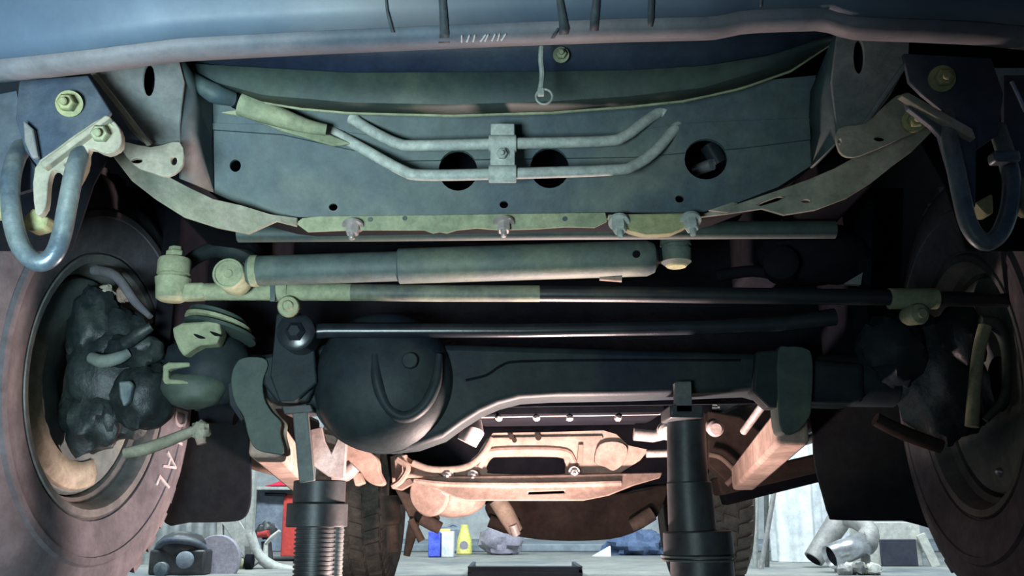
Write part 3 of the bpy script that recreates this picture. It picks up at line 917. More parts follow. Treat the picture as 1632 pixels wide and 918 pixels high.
def wheel(name, c, side, steer, m_t, m_r, r1=0.385, w=0.235, lugs=True, shield=True, side_lugs=False):
    """side +1: inner face looks to +x"""
    wv = sub_empty(name, c, car)
    R = Matrix.Rotation(steer, 3, 'Z') @ Matrix.Diagonal(V((side, 1, 1)))
    r0 = 0.222

    def L(g):
        g.v = [c + R @ p for p in g.v]
        return g
    L(MB().lathe(V(), (1, 0, 0), tyre_prof(w, r0, r1), 72, cap=False)).build('tyre', m_t, wv, ang=30)
    rim_p = [(0.012, r0 + 0.012), (0.018, r0 + 0.008), (0.016, r0 - 0.002), (0.002, r0 - 0.010), (-0.012, r0 - 0.012), (-0.02, r0 - 0.022), (-0.06, r0 - 0.026), (-0.11, r0 - 0.030), (-0.15, r0 - 0.038),
             (-0.165, r0 - 0.06), (-0.170, 0.12), (-0.150, 0.08), (-0.150, 0.03)]
    L(MB().lathe(V(), (1, 0, 0), rim_p, 56, cap=False)).build('rim', m_r, wv, solid=0.004)
    if lugs:
        g = MB()
        n = 40
        for k in range(n):
            for j, (x0, x1, sk) in enumerate(((0.004, -0.052, 0.5), (-0.062, -0.112, -0.45), (-0.122, -0.172, 0.45), (-0.182, -w - 0.004, -0.5))):
                a0 = 2 * math.pi * (k + 0.5 * (j % 2)) / n
                vs = []
                for rr in (r1 - 0.004, r1 + 0.011):
                    for xx, da in ((x0, -0.3), (x1, -0.3), (x1, 0.3), (x0, 0.3)):
                        a = a0 + (da + sk * (0.3 if xx == x1 else -0.3)) * 2 * math.pi / n
                        vs.append(V((xx, math.cos(a) * rr, math.sin(a) * rr)))
                g.add(vs, [(4, 5, 6, 7), (0, 1, 5, 4), (1, 2, 6, 5), (2, 3, 7, 6), (3, 0, 4, 7)])
        for k in range(n if side_lugs else 0):
            a0 = 2 * math.pi * k / n
            vs = []
            for rr in (r1 - 0.045, r1 + 0.004):
                for xx, da in ((0.012, -0.28), (0.030 if rr < r1 else 0.016, -0.25), (0.030 if rr < r1 else 0.016, 0.25), (0.012, 0.28)):
                    a = a0 + da * 2 * math.pi / n
                    vs.append(V((xx, math.cos(a) * rr, math.sin(a) * rr)))
            g.add(vs, [(0, 1, 2, 3), (4, 5, 6, 7), (0, 1, 5, 4), (1, 2, 6, 5), (2, 3, 7, 6)])
        tb = L(g).build('tread_blocks', m_t, wv)
        tb['kind'] = 'stuff'
    return wv, R


CL = P(150, 612, 1.62)
STEER = math.radians(-5)
wl, RL = wheel('front_wheel', CL, 1, STEER, 'tyre', 'rim')
letters(wl, 'RADIAL', CL, RL, math.radians(-36), 0.268, 0.042, 'letter')


def LL(g, c=CL, R=RL):
    g.v = [c + R @ p for p in g.v]
    return g


sh = LL(MB().lathe(V(), (1, 0, 0), [(-0.075, 0.188), (-0.03, 0.192), (-0.022, 0.188), (-0.016, 0.165), (-0.018, 0.135), (-0.03, 0.12), (-0.04, 0.05)], 48, cap=False)).build('dust_shield', 'shield', wl, solid=0.003)
g = MB()
crust = LL(MB().lathe(V((-0.002, 0, 0)), (1, 0, 0), [(-0.024, 0.187), (-0.014, 0.182), (-0.008, 0.165), (-0.012, 0.137)], 26, cap=False, a0=math.radians(160), a1=math.radians(290)))
crust.build('mud_crust', 'mudcake', wl, solid=0.004)
# knuckle lump, caliper, hub parts inside the wheel
kn = MB().blob(P(178, 600, 1.60), (0.085, 0.05, 0.115), 0.28, 1.5, 3, 44).build('steering_knuckle', 'knuckle', car)
MB().blob(P(150, 520, 1.585), (0.048, 0.04, 0.07), 0.3, 1.6, 5, 36).build('brake_caliper', 'knuckle', kn)
MB().blob(P(215, 560, 1.57), (0.05, 0.04, 0.035), 0.3, 1.6, 8, 32).build('knuckle_arm', 'knuckle', kn)
MB().blob(P(150, 665, 1.59), (0.055, 0.04, 0.060), 0.3, 1.6, 11, 36).build('hub_carrier', 'knuckle', kn)
MB().blob(P(232, 632, 1.57), (0.05, 0.05, 0.060), 0.2, 1.6, 13, 32).build('swivel_housing', 'knuckle', kn)
MB().plate([(188, 608), (206, 606), (212, 612), (206, 640), (196, 648), (190, 632)], 1.505, 0.012).build('bearing_plate', 'hook', kn, bevel=0.003)
MB().tube([P(146, 570, 1.53), P(165, 576, 1.52), P(190, 570, 1.52), P(206, 562, 1.525)], [0.010, 0.012, 0.011, 0.008], 10, smooth=4).build('brake_line_bracket', 'shield', kn)
MB().blob(P(168, 466, 1.58), (0.016, 0.014, 0.014), 0.3, 3, 4, 20).build('bleed_cap', 'mudcake', kn)
MB().blob(P(198, 468, 1.58), (0.014, 0.012, 0.016), 0.3, 3, 6, 20).build('bleed_cap', 'pinkmud', kn)
MB().tube([P(150, 430, 1.58), P(185, 440, 1.56), P(215, 480, 1.55), P(240, 505, 1.54)], [0.010, 0.009, 0.008, 0.005], 10, smooth=4).build('brake_hose', 'tyre', kn)
MB().tube([P(200, 548, 1.53), P(225, 530, 1.52), P(242, 520, 1.52)], [0.012, 0.011, 0.008], 10, smooth=4).build('knuckle_ear', 'knuckle', kn)
# lower arm of the knuckle, pale with mud
low = MB().tube([P(200, 722, 1.53), P(230, 716, 1.53), P(270, 702, 1.54), P(305, 688, 1.55), P(322, 684, 1.55)], [0.012, 0.014, 0.013, 0.012, 0.012], 14, smooth=4, flat=0.75).build('drag_link_arm', 'mudcake', car)
MB().blob(P(320, 686, 1.545), (0.016, 0.014, 0.016), 0.35, 3, 2, 20).build('link_knob', 'mudcake', low)
MB().tube([P(318, 690, 1.545), P(322, 708, 1.545)], [0.010, 0.008], 10).build('link_pin', 'pinkmud', low)
MB().tube([P(322, 658, 1.60), P(352, 655, 1.60), P(378, 662, 1.60)], [0.02, 0.022, 0.018], 12, smooth=3).build('link_bush', 'dark', low)
# ball seal stack
sl0 = P(334, 540, 1.53)
seal = MB().blob(P(330, 585, 1.585), (0.075, 0.06, 0.075), 0.08, 3, 7, 32).build('swivel_ball', 'axle', car)
for dz, rr, m, dx in ((0.052, 0.050, 'valance', 0.0), (0.040, 0.058, 'dust', 0.002), (0.026, 0.064, 'valance', 0.006)):
    MB().lathe(sl0 + V((dx, 0.03, dz - 0.012)), (0.22, 0.15, 1), [(0, rr * 0.8), (0.001, rr), (0.007, rr), (0.010, rr * 0.85)], 36).build('seal_ring', m, seal)
MB().plate([(274, 522), (290, 514), (348, 510), (352, 530), (345, 548), (318, 550), (302, 560), (292, 568), (284, 556), (276, 536)], 1.50, 0.035).build('seal_retainer', 'dust', seal, bevel=0.004)
for x, y in ((318, 536), (344, 532)):
    MB().plate(smoothpoly([(x - 10, y - 4), (x + 2, y - 1), (x + 9, y + 3), (x - 2, y + 3)], 3), 1.498, 0.006).build('retainer_slot', 'dark', seal)
MB().plate([(259, 582), (268, 577), (302, 577), (302, 584), (268, 588), (268, 604), (302, 606), (302, 612), (262, 612), (258, 604)], 1.52, 0.03).build('stop_bracket', 'dust', seal, bevel=0.003)
MB().blob(P(310, 620, 1.56), (0.06, 0.04, 0.035), 0.12, 1.5, 9, 28).build('kingpin_cap', 'valance', seal)

# right wheel side, in deep shade
CR = P(1556, 612, 1.62)
wr_, RR = wheel('front_wheel', CR, -1, STEER, 'tyre', 'rim')
g = MB().lathe(V(), (1, 0, 0), [(-0.075, 0.188), (-0.03, 0.192), (-0.022, 0.188), (-0.016, 0.165), (-0.018, 0.135), (-0.03, 0.12), (-0.04, 0.05)], 48, cap=False)
LL(g, CR, RR).build('dust_shield', 'shield', wr_, solid=0.003)
kr = MB().blob(P(1500, 600, 1.60), (0.085, 0.05, 0.115), 0.28, 1.5, 13, 40).build('steering_knuckle', 'knuckle', car)
MB().blob(P(1420, 560, 1.58), (0.06, 0.05, 0.065), 0.2, 3, 17, 28).build('swivel_ball', 'axle', kr)
MB().blob(P(1530, 540, 1.56), (0.04, 0.04, 0.06), 0.3,1.5,21,28).build('brake_caliper', 'knuckle', kr)
MB().tube([P(1570, 520, 1.50), P(1560, 560, 1.50), P(1553, 620, 1.50), P(1549, 680, 1.50)], [0.011, 0.010, 0.010, 0.011], 12, smooth=3).build('brake_hose', 'dust', kr)
MB().tube([P(1562, 512, 1.50), P(1590, 520, 1.50), P(1604, 560, 1.50), P(1602, 630, 1.50), P(1570, 670, 1.51)], [0.010, 0.012, 0.008, 0.008, 0.006], 12, smooth=4).build('hose_loop', 'valance', kr)
MB().tube([P(1395, 668, 1.55), P(1440, 690, 1.55), P(1500, 712, 1.55)], [0.012, 0.013, 0.012], 12, smooth=3).build('drag_link_arm', 'brown', kr)
MB().blob(P(1600, 754, 1.60), (0.016, 0.010, 0.009), 0.1, 2, 3, 20, rot=Matrix.Rotation(0.35, 3, 'Y')).build('rim_glint_blob', 'chrome', wr_)  # chrome blob stands in for a bright glint on the rim lip

# ---- mud flaps
fl1 = smoothpoly([(292, 655), (340, 648), (376, 650), (388, 668), (397, 705), (400, 760), (398, 806), (386, 827), (360, 832), (300, 833), (262, 833), (250, 760), (262, 690)], 3)
MB().plate(fl1, 2.05, 0.008).build('mud_flap', 'rubber', car, bevel=0.002)
fl2 = smoothpoly([(1297, 640), (1296, 690), (1299, 740), (1312, 790), (1322, 822), (1336, 829), (1440, 830), (1500, 828), (1500, 640), (1400, 630)], 3)
MB().plate(fl2, 2.05, 0.008).build('mud_flap', 'rubber', car, bevel=0.002)

# ---- things behind the axle, lit by the warm lamp
YG = 2.30
gb_out = [(622, 728), (640, 722), (660, 735), (690, 744), (722, 744), (745, 738), (762, 722), (774, 702), (786, 690), (860, 689), (962, 686), (982, 692), (1002, 710), (1034, 717),
          (1020, 734), (988, 754), (970, 760), (800, 762), (700, 768), (650, 772), (626, 776)]
gb_hole = smoothpoly([(776, 742), (784, 730), (800, 728), (888, 728), (900, 736), (901, 748), (890, 756), (786, 755), (777, 750)], 3)
Yg = lambda x, y: YG + (y - 690) * 0.0003
gcm = MB().plate(gb_out, Yg, 0.02, [gb_hole, circ(880, 696, 0.1, 0.1, 3)]).build('gearbox_crossmember', 'pinkmud', car, bevel=0.004)
# raised rims and ridges pressed into it
rimp = [P(x, y, Yg(x, y) - 0.004) for x, y in smoothpoly([(764, 744), (774, 728), (792, 719), (892, 719), (912, 732), (914, 748)], 1)]
MB().tube(rimp, 0.009, 8, smooth=4).build('pressed_rim', 'pinkmud', gcm)
MB().plate([(786, 697), (960, 694), (962, 700), (786, 703)], YG - 0.008, 0.012).build('pressed_ridge', 'pinkmud', gcm, bevel=0.002)
pocket = smoothpoly([(956, 708), (985, 704), (1000, 715), (994, 738), (978, 750), (966, 744), (948, 736)], 3)
MB().plate(pocket, YG - 0.012, 0.02).build('pressed_pocket', 'pinkmud', gcm, bevel=0.006)
MB().plate([(922, 708), (930, 708), (928, 738), (920, 738)], YG - 0.006, 0.01).build('pressed_rib', 'pinkmud', gcm, bevel=0.002)
MB().tube([P(658, 738, YG), P(690, 748, YG - 0.005), P(740, 745, YG - 0.005), P(768, 726, YG - 0.003), P(785, 698, YG)], 0.009, 10, smooth=4).build('rolled_edge', 'pinkmud', gcm)
for x, y in ((714, 755), (754, 758), (915, 752), (712, 780)):
    MB().bolt(P(x, y, YG - 0.004), (0, -1, -0.3), 0.010, 0.014, 1.4).build('bolt', 'alu', gcm)
MB().plate([(628, 728), (648, 724), (640, 742), (642, 760), (630, 768)], YG - 0.03, 0.04).build('end_bracket', 'pinkmud', gcm, bevel=0.003)
MB().tube([P(634, 732, YG - 0.04), P(650, 745, YG - 0.05), P(640, 765, YG - 0.05), P(626, 775, YG - 0.04)], 0.008, 8, smooth=4).build('bracket_hook', 'pinkmud', gcm)
for x, y, r_ in ((858, 697, 0.008), (820, 702, 0.006), (815, 696, 0.007)):
    MB().lathe(P(x, y, YG - 0.0095), (0, -1, 0), [(0, r_), (0.0015, r_)], 12).build('drain_hole', 'brown', gcm)
# lower flange
low_out = [(622, 778), (650, 762), (720, 759), (860, 757), (1056, 753), (1052, 762), (1010, 774), (970, 790), (930, 798), (742, 798), (724, 792), (700, 782), (664, 768), (640, 782)]
lf = MB().plate(low_out, lambda x, y: 2.28 - (y - 757) * 0.001, 0.02, [[(842, 784), (900, 782), (900, 786), (842, 788)]]).build('lower_flange', 'pinkmud', gcm, bevel=0.003)
MB().tube([P(660, 766, 2.268), P(720, 772, 2.262), P(860, 773, 2.26), P(990, 770, 2.262)], 0.007, 8, smooth=3).build('flange_ridge', 'pinkmud', gcm)
# rounded pan and its cover
pan_ = MB().blob(P(722, 792, 2.42), (0.088, 0.08, 0.052), 0.03, 2, 3, 36).build('transfer_case_pan', 'pinkmud', car)
MB().lathe(P(688, 786, 2.34), (-0.45, -1, -0.15), [(0, 0.055), (0.012, 0.056), (0.02, 0.050), (0.024, 0.0)], 36).build('pan_cover', 'pinkmud', pan_)
# exhaust stub
ex = MB().tube([P(792, 796, 2.5), P(806, 818, 2.5), P(822, 846, 2.52)], [0.024, 0.024, 0.020], 18).build('exhaust_pipe', 'tanpipe', car)
MB().tube([P(817, 836, 2.49), P(823, 852, 2.5)], 0.012, 10).build('pipe_clip', 'alu', ex)
# fuel tank / dark mass
tank = MB().plate(smoothpoly([(776, 800), (850, 792), (1000, 785), (1062, 772), (1058, 800), (1040, 832), (990, 856), (930, 862), (860, 860), (806, 850), (784, 832)], 3), 2.9, 0.6).build('fuel_tank', 'brown', car, bevel=0.03, segs=3)
MB().tube([P(780, 830, 2.88), P(806, 840, 2.88), P(830, 838, 2.88)], 0.02, 10).build('tank_strap', 'brown', tank)
MB().tube([P(1005, 838, 2.85), P(1024, 828, 2.85), P(1040, 818, 2.85)], [0.018, 0.022, 0.022], 12).build('tank_filler_pipe', 'brownpipe', tank)
# engine sump, dark with bright lower edges
MB().plate([(752, 632), (1060, 630), (1060, 656), (1050, 660), (770, 664), (756, 660)], 1.86, 0.22).build('engine_sump', 'dark', car, bevel=0.004)
sump = MB().plate([(700, 560), (1240, 560), (1236, 640), (1120, 640), (752, 646)], 1.80, 0.04).build('engine_block', 'dark', car)
MB().tube([P(762, 663, 1.87), P(860, 661, 1.87), P(1052, 658, 1.87)], 0.0045, 8).build('sump_lit_edge', 'alu', sump)  # pale strip painting the sump's lamp-lit lower edge
for x, w_ in ((795, 8), (855, 10), (908, 8), (985, 10)):
    MB().blob(P(x, 666, 1.87), (0.008, 0.012, 0.007), 0.2, 3, x, 14).build('sump_bolt', 'alu', sump)
MB().tube([P(748, 672, 1.95), P(752, 690, 1.93), P(744, 706, 1.93)], [0.026, 0.026, 0.022], 16).build('starter_motor', 'alu', car)
MB().lathe(P(1060, 685, 1.95), (0, -1, -0.3), [(0, 0.018), (0.02, 0.018), (0.025, 0.012)], 20).build('lit_spot_plug', 'alu', sump)  # pale plug added where a lamp-lit edge shows as a bright spot
MB().lathe(P(1137, 680, 1.95), (0, -1, -0.3), [(0, 0.018), (0.02, 0.018), (0.025, 0.012)], 20).build('lit_spot_plug', 'alu', sump)
MB().tube([P(1030, 723, 2.1), P(1085, 722, 2.1)], 0.009, 12).build('lit_edge_rod', 'alu', sump)  # pale rod standing in for another lamp-lit edge
MB().tube([P(1010, 692, 2.05), P(1040, 695, 2.05), P(1062, 690, 2.05)], 0.014, 12).build('oil_pipe', 'alu', sump)
MB().tube([P(1236, 618, 1.75), P(1185, 688, 1.9)], 0.008, 10).build('stabiliser_link', 'alu', car)
# right side frame and bracket
fr = MB().plate([(1128, 655), (1180, 664), (1230, 700), (1196, 762), (1160, 770), (1128, 740)], 2.4, 0.05).build('chassis_bracket', 'brown', car, bevel=0.004)
MB().tube([P(1130, 724, 2.36), P(1150, 730, 2.36), P(1172, 754, 2.36), P(1158, 772, 2.36)], 0.007, 10, smooth=3).build('brake_pipe', 'brownpipe', fr)
MB().tube([P(1246, 718, 2.2), P(1275, 704, 2.2), P(1310, 692, 2.2)], [0.005, 0.012, 0.014], 12).build('exhaust_tail', 'chrome', fr)
for s in (-1, 1):
    MB().bar((s * 0.47, 1.2, 0.80), (s * 0.55, 4.4, 0.74), 0.08, 0.13).build('chassis_rail', 'dark', car, bevel=0.01)
MB().bar(P(1150, 792, 2.7), P(1310, 752, 2.7), 0.06, 0.05).build('sill_step', 'dark', car, bevel=0.006)
MB().bar(P(1140, 776, 2.6), P(1310, 736, 2.6), 0.10, 0.05).build('sill_rail', 'brown', car, bevel=0.006)
# left side: frame bracket plates, gearbox mount bits
vb = MB().plate([(494, 684), (512, 680), (518, 704), (528, 722), (540, 694), (552, 702), (548, 764), (524, 760), (500, 744)], 1.95, 0.02).build('spring_mount_plate', 'alu', car, bevel=0.002)
gm = MB().plate(smoothpoly([(545, 700), (575, 712), (600, 730), (604, 752), (612, 770), (600, 774), (584, 766), (572, 750), (560, 742), (548, 746)], 3), 2.15, 0.05).build('gearbox_mount', 'pinkmud', car, bevel=0.004)
MB().tube([P(530, 756, 2.1), P(550, 754, 2.1), P(564, 742, 2.1)], [0.016, 0.02, 0.018], 14, smooth=3).build('mount_rubber', 'alu', gm)
MB().plate([(560, 758), (572, 752), (580, 770), (566, 775)], 2.12, 0.04).build('mount_leg', 'pinkmud', gm, bevel=0.003)
MB().plate([(398, 712), (440, 716), (474, 756), (470, 768), (400, 748)], 2.45, 0.04).build('floor_brace', 'pinkmud', car, bevel=0.003)
# rear suspension links on the left
rl = MB().plate([(628, 778), (660, 790), (692, 806), (700, 828), (676, 838), (652, 826), (640, 800)], 2.9, 0.06).build('rear_link_bracket', 'brownpipe', car, bevel=0.005)
MB().tube([P(672, 826, 2.85), P(690, 836, 2.85), P(702, 842, 2.85)], [0.02, 0.02, 0.018], 12).build('link_bush', 'brownpipe', rl)
MB().tube([P(655, 828, 2.88), P(672, 862, 2.88)], 0.012, 10).build('link_rod', 'brownpipe', rl)
MB().tube([P(622, 790, 3.3), P(624, 835, 3.3), P(625, 838, 3.3), P(627, 880, 3.3)], [0.034, 0.034, 0.022, 0.022], 14).build('rear_shock', 'brownpipe', car)
MB().tube([P(668, 800, 3.4), P(656, 850, 3.4), P(648, 886, 3.4)], [0.022, 0.02, 0.012], 12).build('rear_shock', 'brownpipe', car)
# rear axle and wheels
RC1, RC2 = V((-0.53, 4.05, 0.385)), V((0.71, 4.05, 0.385))
MB().tube([RC1 + V((0.05, 0, 0)), RC2 - V((0.05, 0, 0))], 0.055, 20).build('rear_axle', 'brown', car)
wheel('rear_wheel', RC1, 1, 0, 'tyre_r', 'brown', r1=0.372, side_lugs=True)
wheel('rear_wheel', RC2, -1, 0, 'tyre_r', 'brown', r1=0.372, side_lugs=True)

# ================================================================== jacks
def ring_stack(c, r, z0, z1, pitch, n=20):
    prof = []
    z = z0
    while z < z1:
        prof += [(z - c.z, r), (z - c.z + pitch * 0.45, r), (z - c.z + pitch * 0.5, r * 0.93), (z - c.z + pitch * 0.95, r * 0.93)]
        z += pitch
    return MB().lathe(c, (0, 0, 1), prof, n)


YJ = 1.62
jl = P(504, 905, YJ)
jb = V((jl.x, YJ, 0))
j1 = empty('screw_jack', jb)
tag(j1, 'black threaded screw jack with a thin flat post beside the left tyre', 'jack', 'jacks holding up the front axle')
zc0, zc1, zc2 = P(504, 840, YJ).z, P(504, 802, YJ).z, P(504, 766, YJ).z
ring_stack(V((jb.x - 0.004, YJ, 0.05)), S(33, YJ, 880), 0.05, zc0, 0.0075, 28).build('threaded_body', 'jack', j1)
ring_stack(V((jb.x + 0.030, YJ + 0.012, 0.05)), S(12, YJ, 880), 0.05, zc0, 0.0075, 18).build('screw_rod', 'jack_post', j1)
MB().lathe(V((jb.x - 0.003, YJ, zc0)), (0, 0, 1), [(0, S(48, YJ, 820)), (zc1 - zc0, S(48, YJ, 820))], 32).build('collar', 'jack', j1, bevel=0.002)
MB().lathe(V((jb.x - 0.001, YJ, zc1)), (0, 0, 1), [(0, S(41, YJ, 780)), (zc2 - zc1, S(41, YJ, 780))], 32).build('top_collar', 'jack', j1, bevel=0.002)
MB().bar(P(490, 768, YJ - 0.06), P(478, 646, YJ - 0.06), 0.026, 0.012, up=(0, 1, 0)).build('post', 'jack_post', j1, bevel=0.002)
MB().plate([(448, 648), (496, 645), (500, 656), (452, 660)], YJ - 0.07, 0.07).build('saddle', 'jack', j1, bevel=0.002)
for a in (20, 140, 260):
    d = V((math.cos(math.radians(a)), math.sin(math.radians(a)), 0))
    MB().bar(jb + d * 0.02 + V((0, 0, 0.075)), jb + d * 0.15 + V((0, 0, 0.012)), 0.03, 0.024).build('leg', 'jack', j1, bevel=0.003)

YK = 1.60
kx = P(1105, 850, YK).x
kb = V((kx, YK, 0))
j2 = empty('screw_jack', kb)
tag(j2, 'stout black tubular jack with stepped collars under the right half of the axle', 'jack', 'jacks holding up the front axle')


def zz(py):
    return P(1100, py, YK).z


def lathe_seg(name, x0, y0, r0, x1, y1, r1, m='jack', bev=0.002):
    p0, p1 = P(x0, y0, YK), P(x1, y1, YK)
    MB().tube([p0, p1], [S(r0, YK, y0), S(r1, YK, y1)], 32).build(name, m, j2, bevel=bev)


lathe_seg('inner_tube', 1096, 772, 32, 1093, 658, 30)
lathe_seg('outer_tube', 1104, 850, 38, 1098, 768, 35)
lathe_seg('collar', 1114, 884, 56, 1111, 846, 54)
p0 = P(1118, 884, YK)
MB().lathe(V((p0.x, YK, 0.04)), (0, 0, 1), [(0, S(50, YK)), (p0.z - 0.04, S(46, YK))], 32).build('body', 'jack', j2)
for y in (886, 892):
    q = P(1112, y, YK)
    MB().lathe(q, (0, 0, 1), [(-0.002, S(54, YK)), (0.001, S(54, YK))], 32).build('collar_ring', 'jack_post', j2)
MB().plate([(1076, 608), (1102, 607), (1104, 660), (1078, 660)], YK - 0.078, 0.024).build('saddle_post', 'jack_post', j2, bevel=0.002)
MB().plate([(1068, 645), (1122, 645), (1122, 666), (1068, 666)], YK - 0.078, 0.098).build('saddle', 'jack', j2, bevel=0.003)
MB().lathe(V((p0.x, YK, 0)), (0, 0, 1), [(0, 0.11), (0.012, 0.11), (0.04, 0.06)], 32).build('base', 'jack', j2, bevel=0.002)

# ================================================================== things on the workshop floor
# left: white panel, gear unit, hoist foot, tool chest
wp = MB()
nb = 14
wpo = []
YW = 5.6
pa, pb = PF(225, 900), PF(352, 900)
xA, xB = P(225, 860, YW).x, P(352, 860, YW).x
rws = [[], []]
for i in range(43):
    t = i / 42
    x = xA + (xB - xA) * t
    y = YW + 0.012 * math.sin(t * 42)
    rws[0].append(V((x, y, 0.0)))
    rws[1].append(V((x, y, 1.05)))
wp.sheet(rws)
tag(wp.build('corrugated_sheet', 'white', None, solid=0.006), 'white corrugated sheet leaning upright behind the dark engine at left', 'sheet')

YE = 4.75
ec = P(292, 900, YE)
eng = empty('engine', (ec.x, YE, 0))
tag(eng, 'small dark greasy engine on the floor before the white corrugated sheet', 'engine')
ez = lambda py: P(292, py, YE).z
es = lambda n: S(n, YE, 890)
MB().box(V((ec.x, YE, 0.06)), (es(88), 0.20, 0.12)).build('crankcase', 'jack', eng, bevel=0.012)
MB().blob(V((ec.x - es(5), YE, 0.13)), (es(40), 0.11, 0.075), 0.12, 1.6, 5, 32).build('cylinder_head', 'jack', eng)
MB().tube([V((ec.x - es(40), YE - 0.05, ez(880))), V((ec.x - es(20), YE - 0.1, ez(862))), V((ec.x + es(20), YE - 0.1, ez(862))), V((ec.x + es(38), YE - 0.05, ez(874)))], 0.018, 12, smooth=4).build('intake_pipe', 'dark_bracket', eng)
MB().lathe(V((ec.x + es(18), YE - 0.13, ez(890))), (0, -1, 0), [(0, 0.04), (0.03, 0.04), (0.035, 0.03)], 24).build('flywheel', 'greyblue', eng, bevel=0.002)
MB().lathe(V((ec.x - es(18), YE - 0.12, ez(905))), (0, -1, 0), [(0, 0.035), (0.03, 0.035), (0.035, 0.02)], 24).build('pulley', 'hook', eng, bevel=0.002)
MB().lathe(V((ec.x + es(50), YE + 0.05, ez(892))), (0, -1, 0), [(0, 0.12), (0.04, 0.12)], 32).build('fan_cover', 'lilac', eng, bevel=0.004)

YH = 5.2
hs = empty('hoist_frame', (P(375, 900, YH).x, YH, 0))
tag(hs, 'pale steel hoist frame with spread legs at the right edge of the left mud flap', 'hoist')


def hp_(x, py):
    return P(x, py, YH)


def fz(x, y=YH):
    return V((P(x, 895, y).x, y, 0.0))


MB().bar(V((hp_(403, 800).x, YH, 0.02)), V((hp_(403, 640).x, YH, 1.3)), 0.045, 0.05, up=(0, 1, 0)).build('mast', 'greysteel', hs, bevel=0.004)
MB().bar(hp_(366, 826), fz(412) + V((0, 0, 0.03)), 0.085, 0.05, up=(0, 1, 0)).build('leg', 'greysteel', hs, bevel=0.004)
MB().bar(hp_(352, 830), fz(352) + V((0, 0, 0.0)), 0.03, 0.04, up=(0, 1, 0)).build('leg', 'greysteel', hs, bevel=0.004)
MB().tube([hp_(398, 850), hp_(412, 885), hp_(440, 905), hp_(475, 912)], 0.03, 12, smooth=4).build('curved_foot', 'greysteel', hs)
MB().tube([hp_(343, 910), hp_(370, 897), hp_(390, 900)], 0.035, 12, smooth=3).build('rear_leg', 'yellow', hs)
MB().lathe(fz(402) + V((0, -0.06, 0.04)), (1, 0, 0), [(-0.02, 0.04), (0.02, 0.04)], 24).build('castor', 'dark', hs, bevel=0.004)

YC = 6.0
tc = empty('tool_chest', (P(440, 880, YC).x, YC, 0))
tag(tc, 'red tool chest with a grey front panel behind the left screw jack', 'chest')
x0, x1, x2 = P(402, 880, YC).x, P(447, 880, YC).x, P(500, 880, YC).x
ztop = P(430, 790, YC).z
MB().box(V(((x1 + x2) / 2, YC + 0.2, 0.02 + ztop / 2)), (x2 - x1, 0.4, ztop - 0.02)).build('cabinet', 'red', tc, bevel=0.006)
MB().box(V(((x0 + x1) / 2, YC + 0.2, ztop / 2 + 0.05)), (x1 - x0, 0.36, ztop - 0.02)).build('front_panel', 'greyblue', tc, bevel=0.004)
MB().box(V(((x0 + x2) / 2, YC + 0.18, ztop + 0.045)), (x2 - x0 + 0.02, 0.44, 0.02)).build('lid', 'greysteel', tc, bevel=0.003)
MB().box(V((x0 - 0.012, YC, ztop / 2 + 0.03)), (0.02, 0.06, ztop + 0.03)).build('side_post', 'dark', tc, bevel=0.003)
MB().bar(V((x0 + 0.06, YC - 0.01, ztop + 0.01)), V((x1 + 0.02, YC - 0.01, ztop + 0.005)), 0.02, 0.02).build('handle', 'dark', tc, bevel=0.003)
rc = MB()
gx, gy = 14, 8
rws = []
for j in range(gy):
    rws.append([V((x0 + 0.04 + (x2 - x0 - 0.06) * i / (gx - 1), YC + 0.02 + 0.3 * j / (gy - 1),
                   ztop + 0.062 + 0.055 * math.sin(math.pi * j / (gy - 1)) * math.sin(math.pi * i / (gx - 1)) * (1 + 0.5 * noise.noise(V((i * 0.9, j * 0.8, 2)))))) for i in range(gx)])
rc.sheet(rws)
tag(rc.build('red_cloth', 'crimson', None, solid=0.006, sub=1), 'crumpled crimson cloth lying on top of the tool chest', 'cloth')
yd = 5.75
dm = empty('power_drill', (P(428, 905, yd).x, yd, 0))
tag(dm, 'dark hand drill standing nose down before the grey chest panel', 'drill')
MB().tube([P(428, 902, yd), P(426, 880, yd), P(424, 862, yd)], [0.03, 0.032, 0.03], 14).build('handle', 'jack', dm)
MB().blob(P(424, 846, yd), (0.06, 0.05, 0.05), 0.3, 3, 8, 24).build('motor_housing', 'jack', dm)
MB().tube([P(412, 852, yd - 0.03), P(428, 850, yd - 0.05)], 0.02, 12).build('red_band', 'red', dm)
MB().tube([V((P(428, 905, yd).x, yd, 0.0)), P(428, 900, yd)], [0.045, 0.03], 14).build('base', 'jack', dm)
gl = MB().tube([P(424, 866, yd - 0.12), P(434, 856, yd - 0.12), P(446, 846, yd - 0.12)], [0.018, 0.024, 0.018], 12, smooth=3, flat=0.6)
gl.tube([V((P(424, 866, yd - 0.12).x, yd - 0.12, 0.0)), P(424, 866, yd - 0.12)], [0.02, 0.012], 10)
tag(gl.build('brush', 'card'), 'cream handled brush standing beside the drill by the chest', 'brush')

# centre back: bottles and packs
YB = 6.6
def pack(px, y0, y1, w, depth, Y, name, m, label, cat, top=None, lean=0.0):
    c = V((P(px, 870, Y).x, Y, 0))
    zt = P(px, y0, Y).z
    e = empty(name, c)
    tag(e, label, cat)
    return e, c, zt


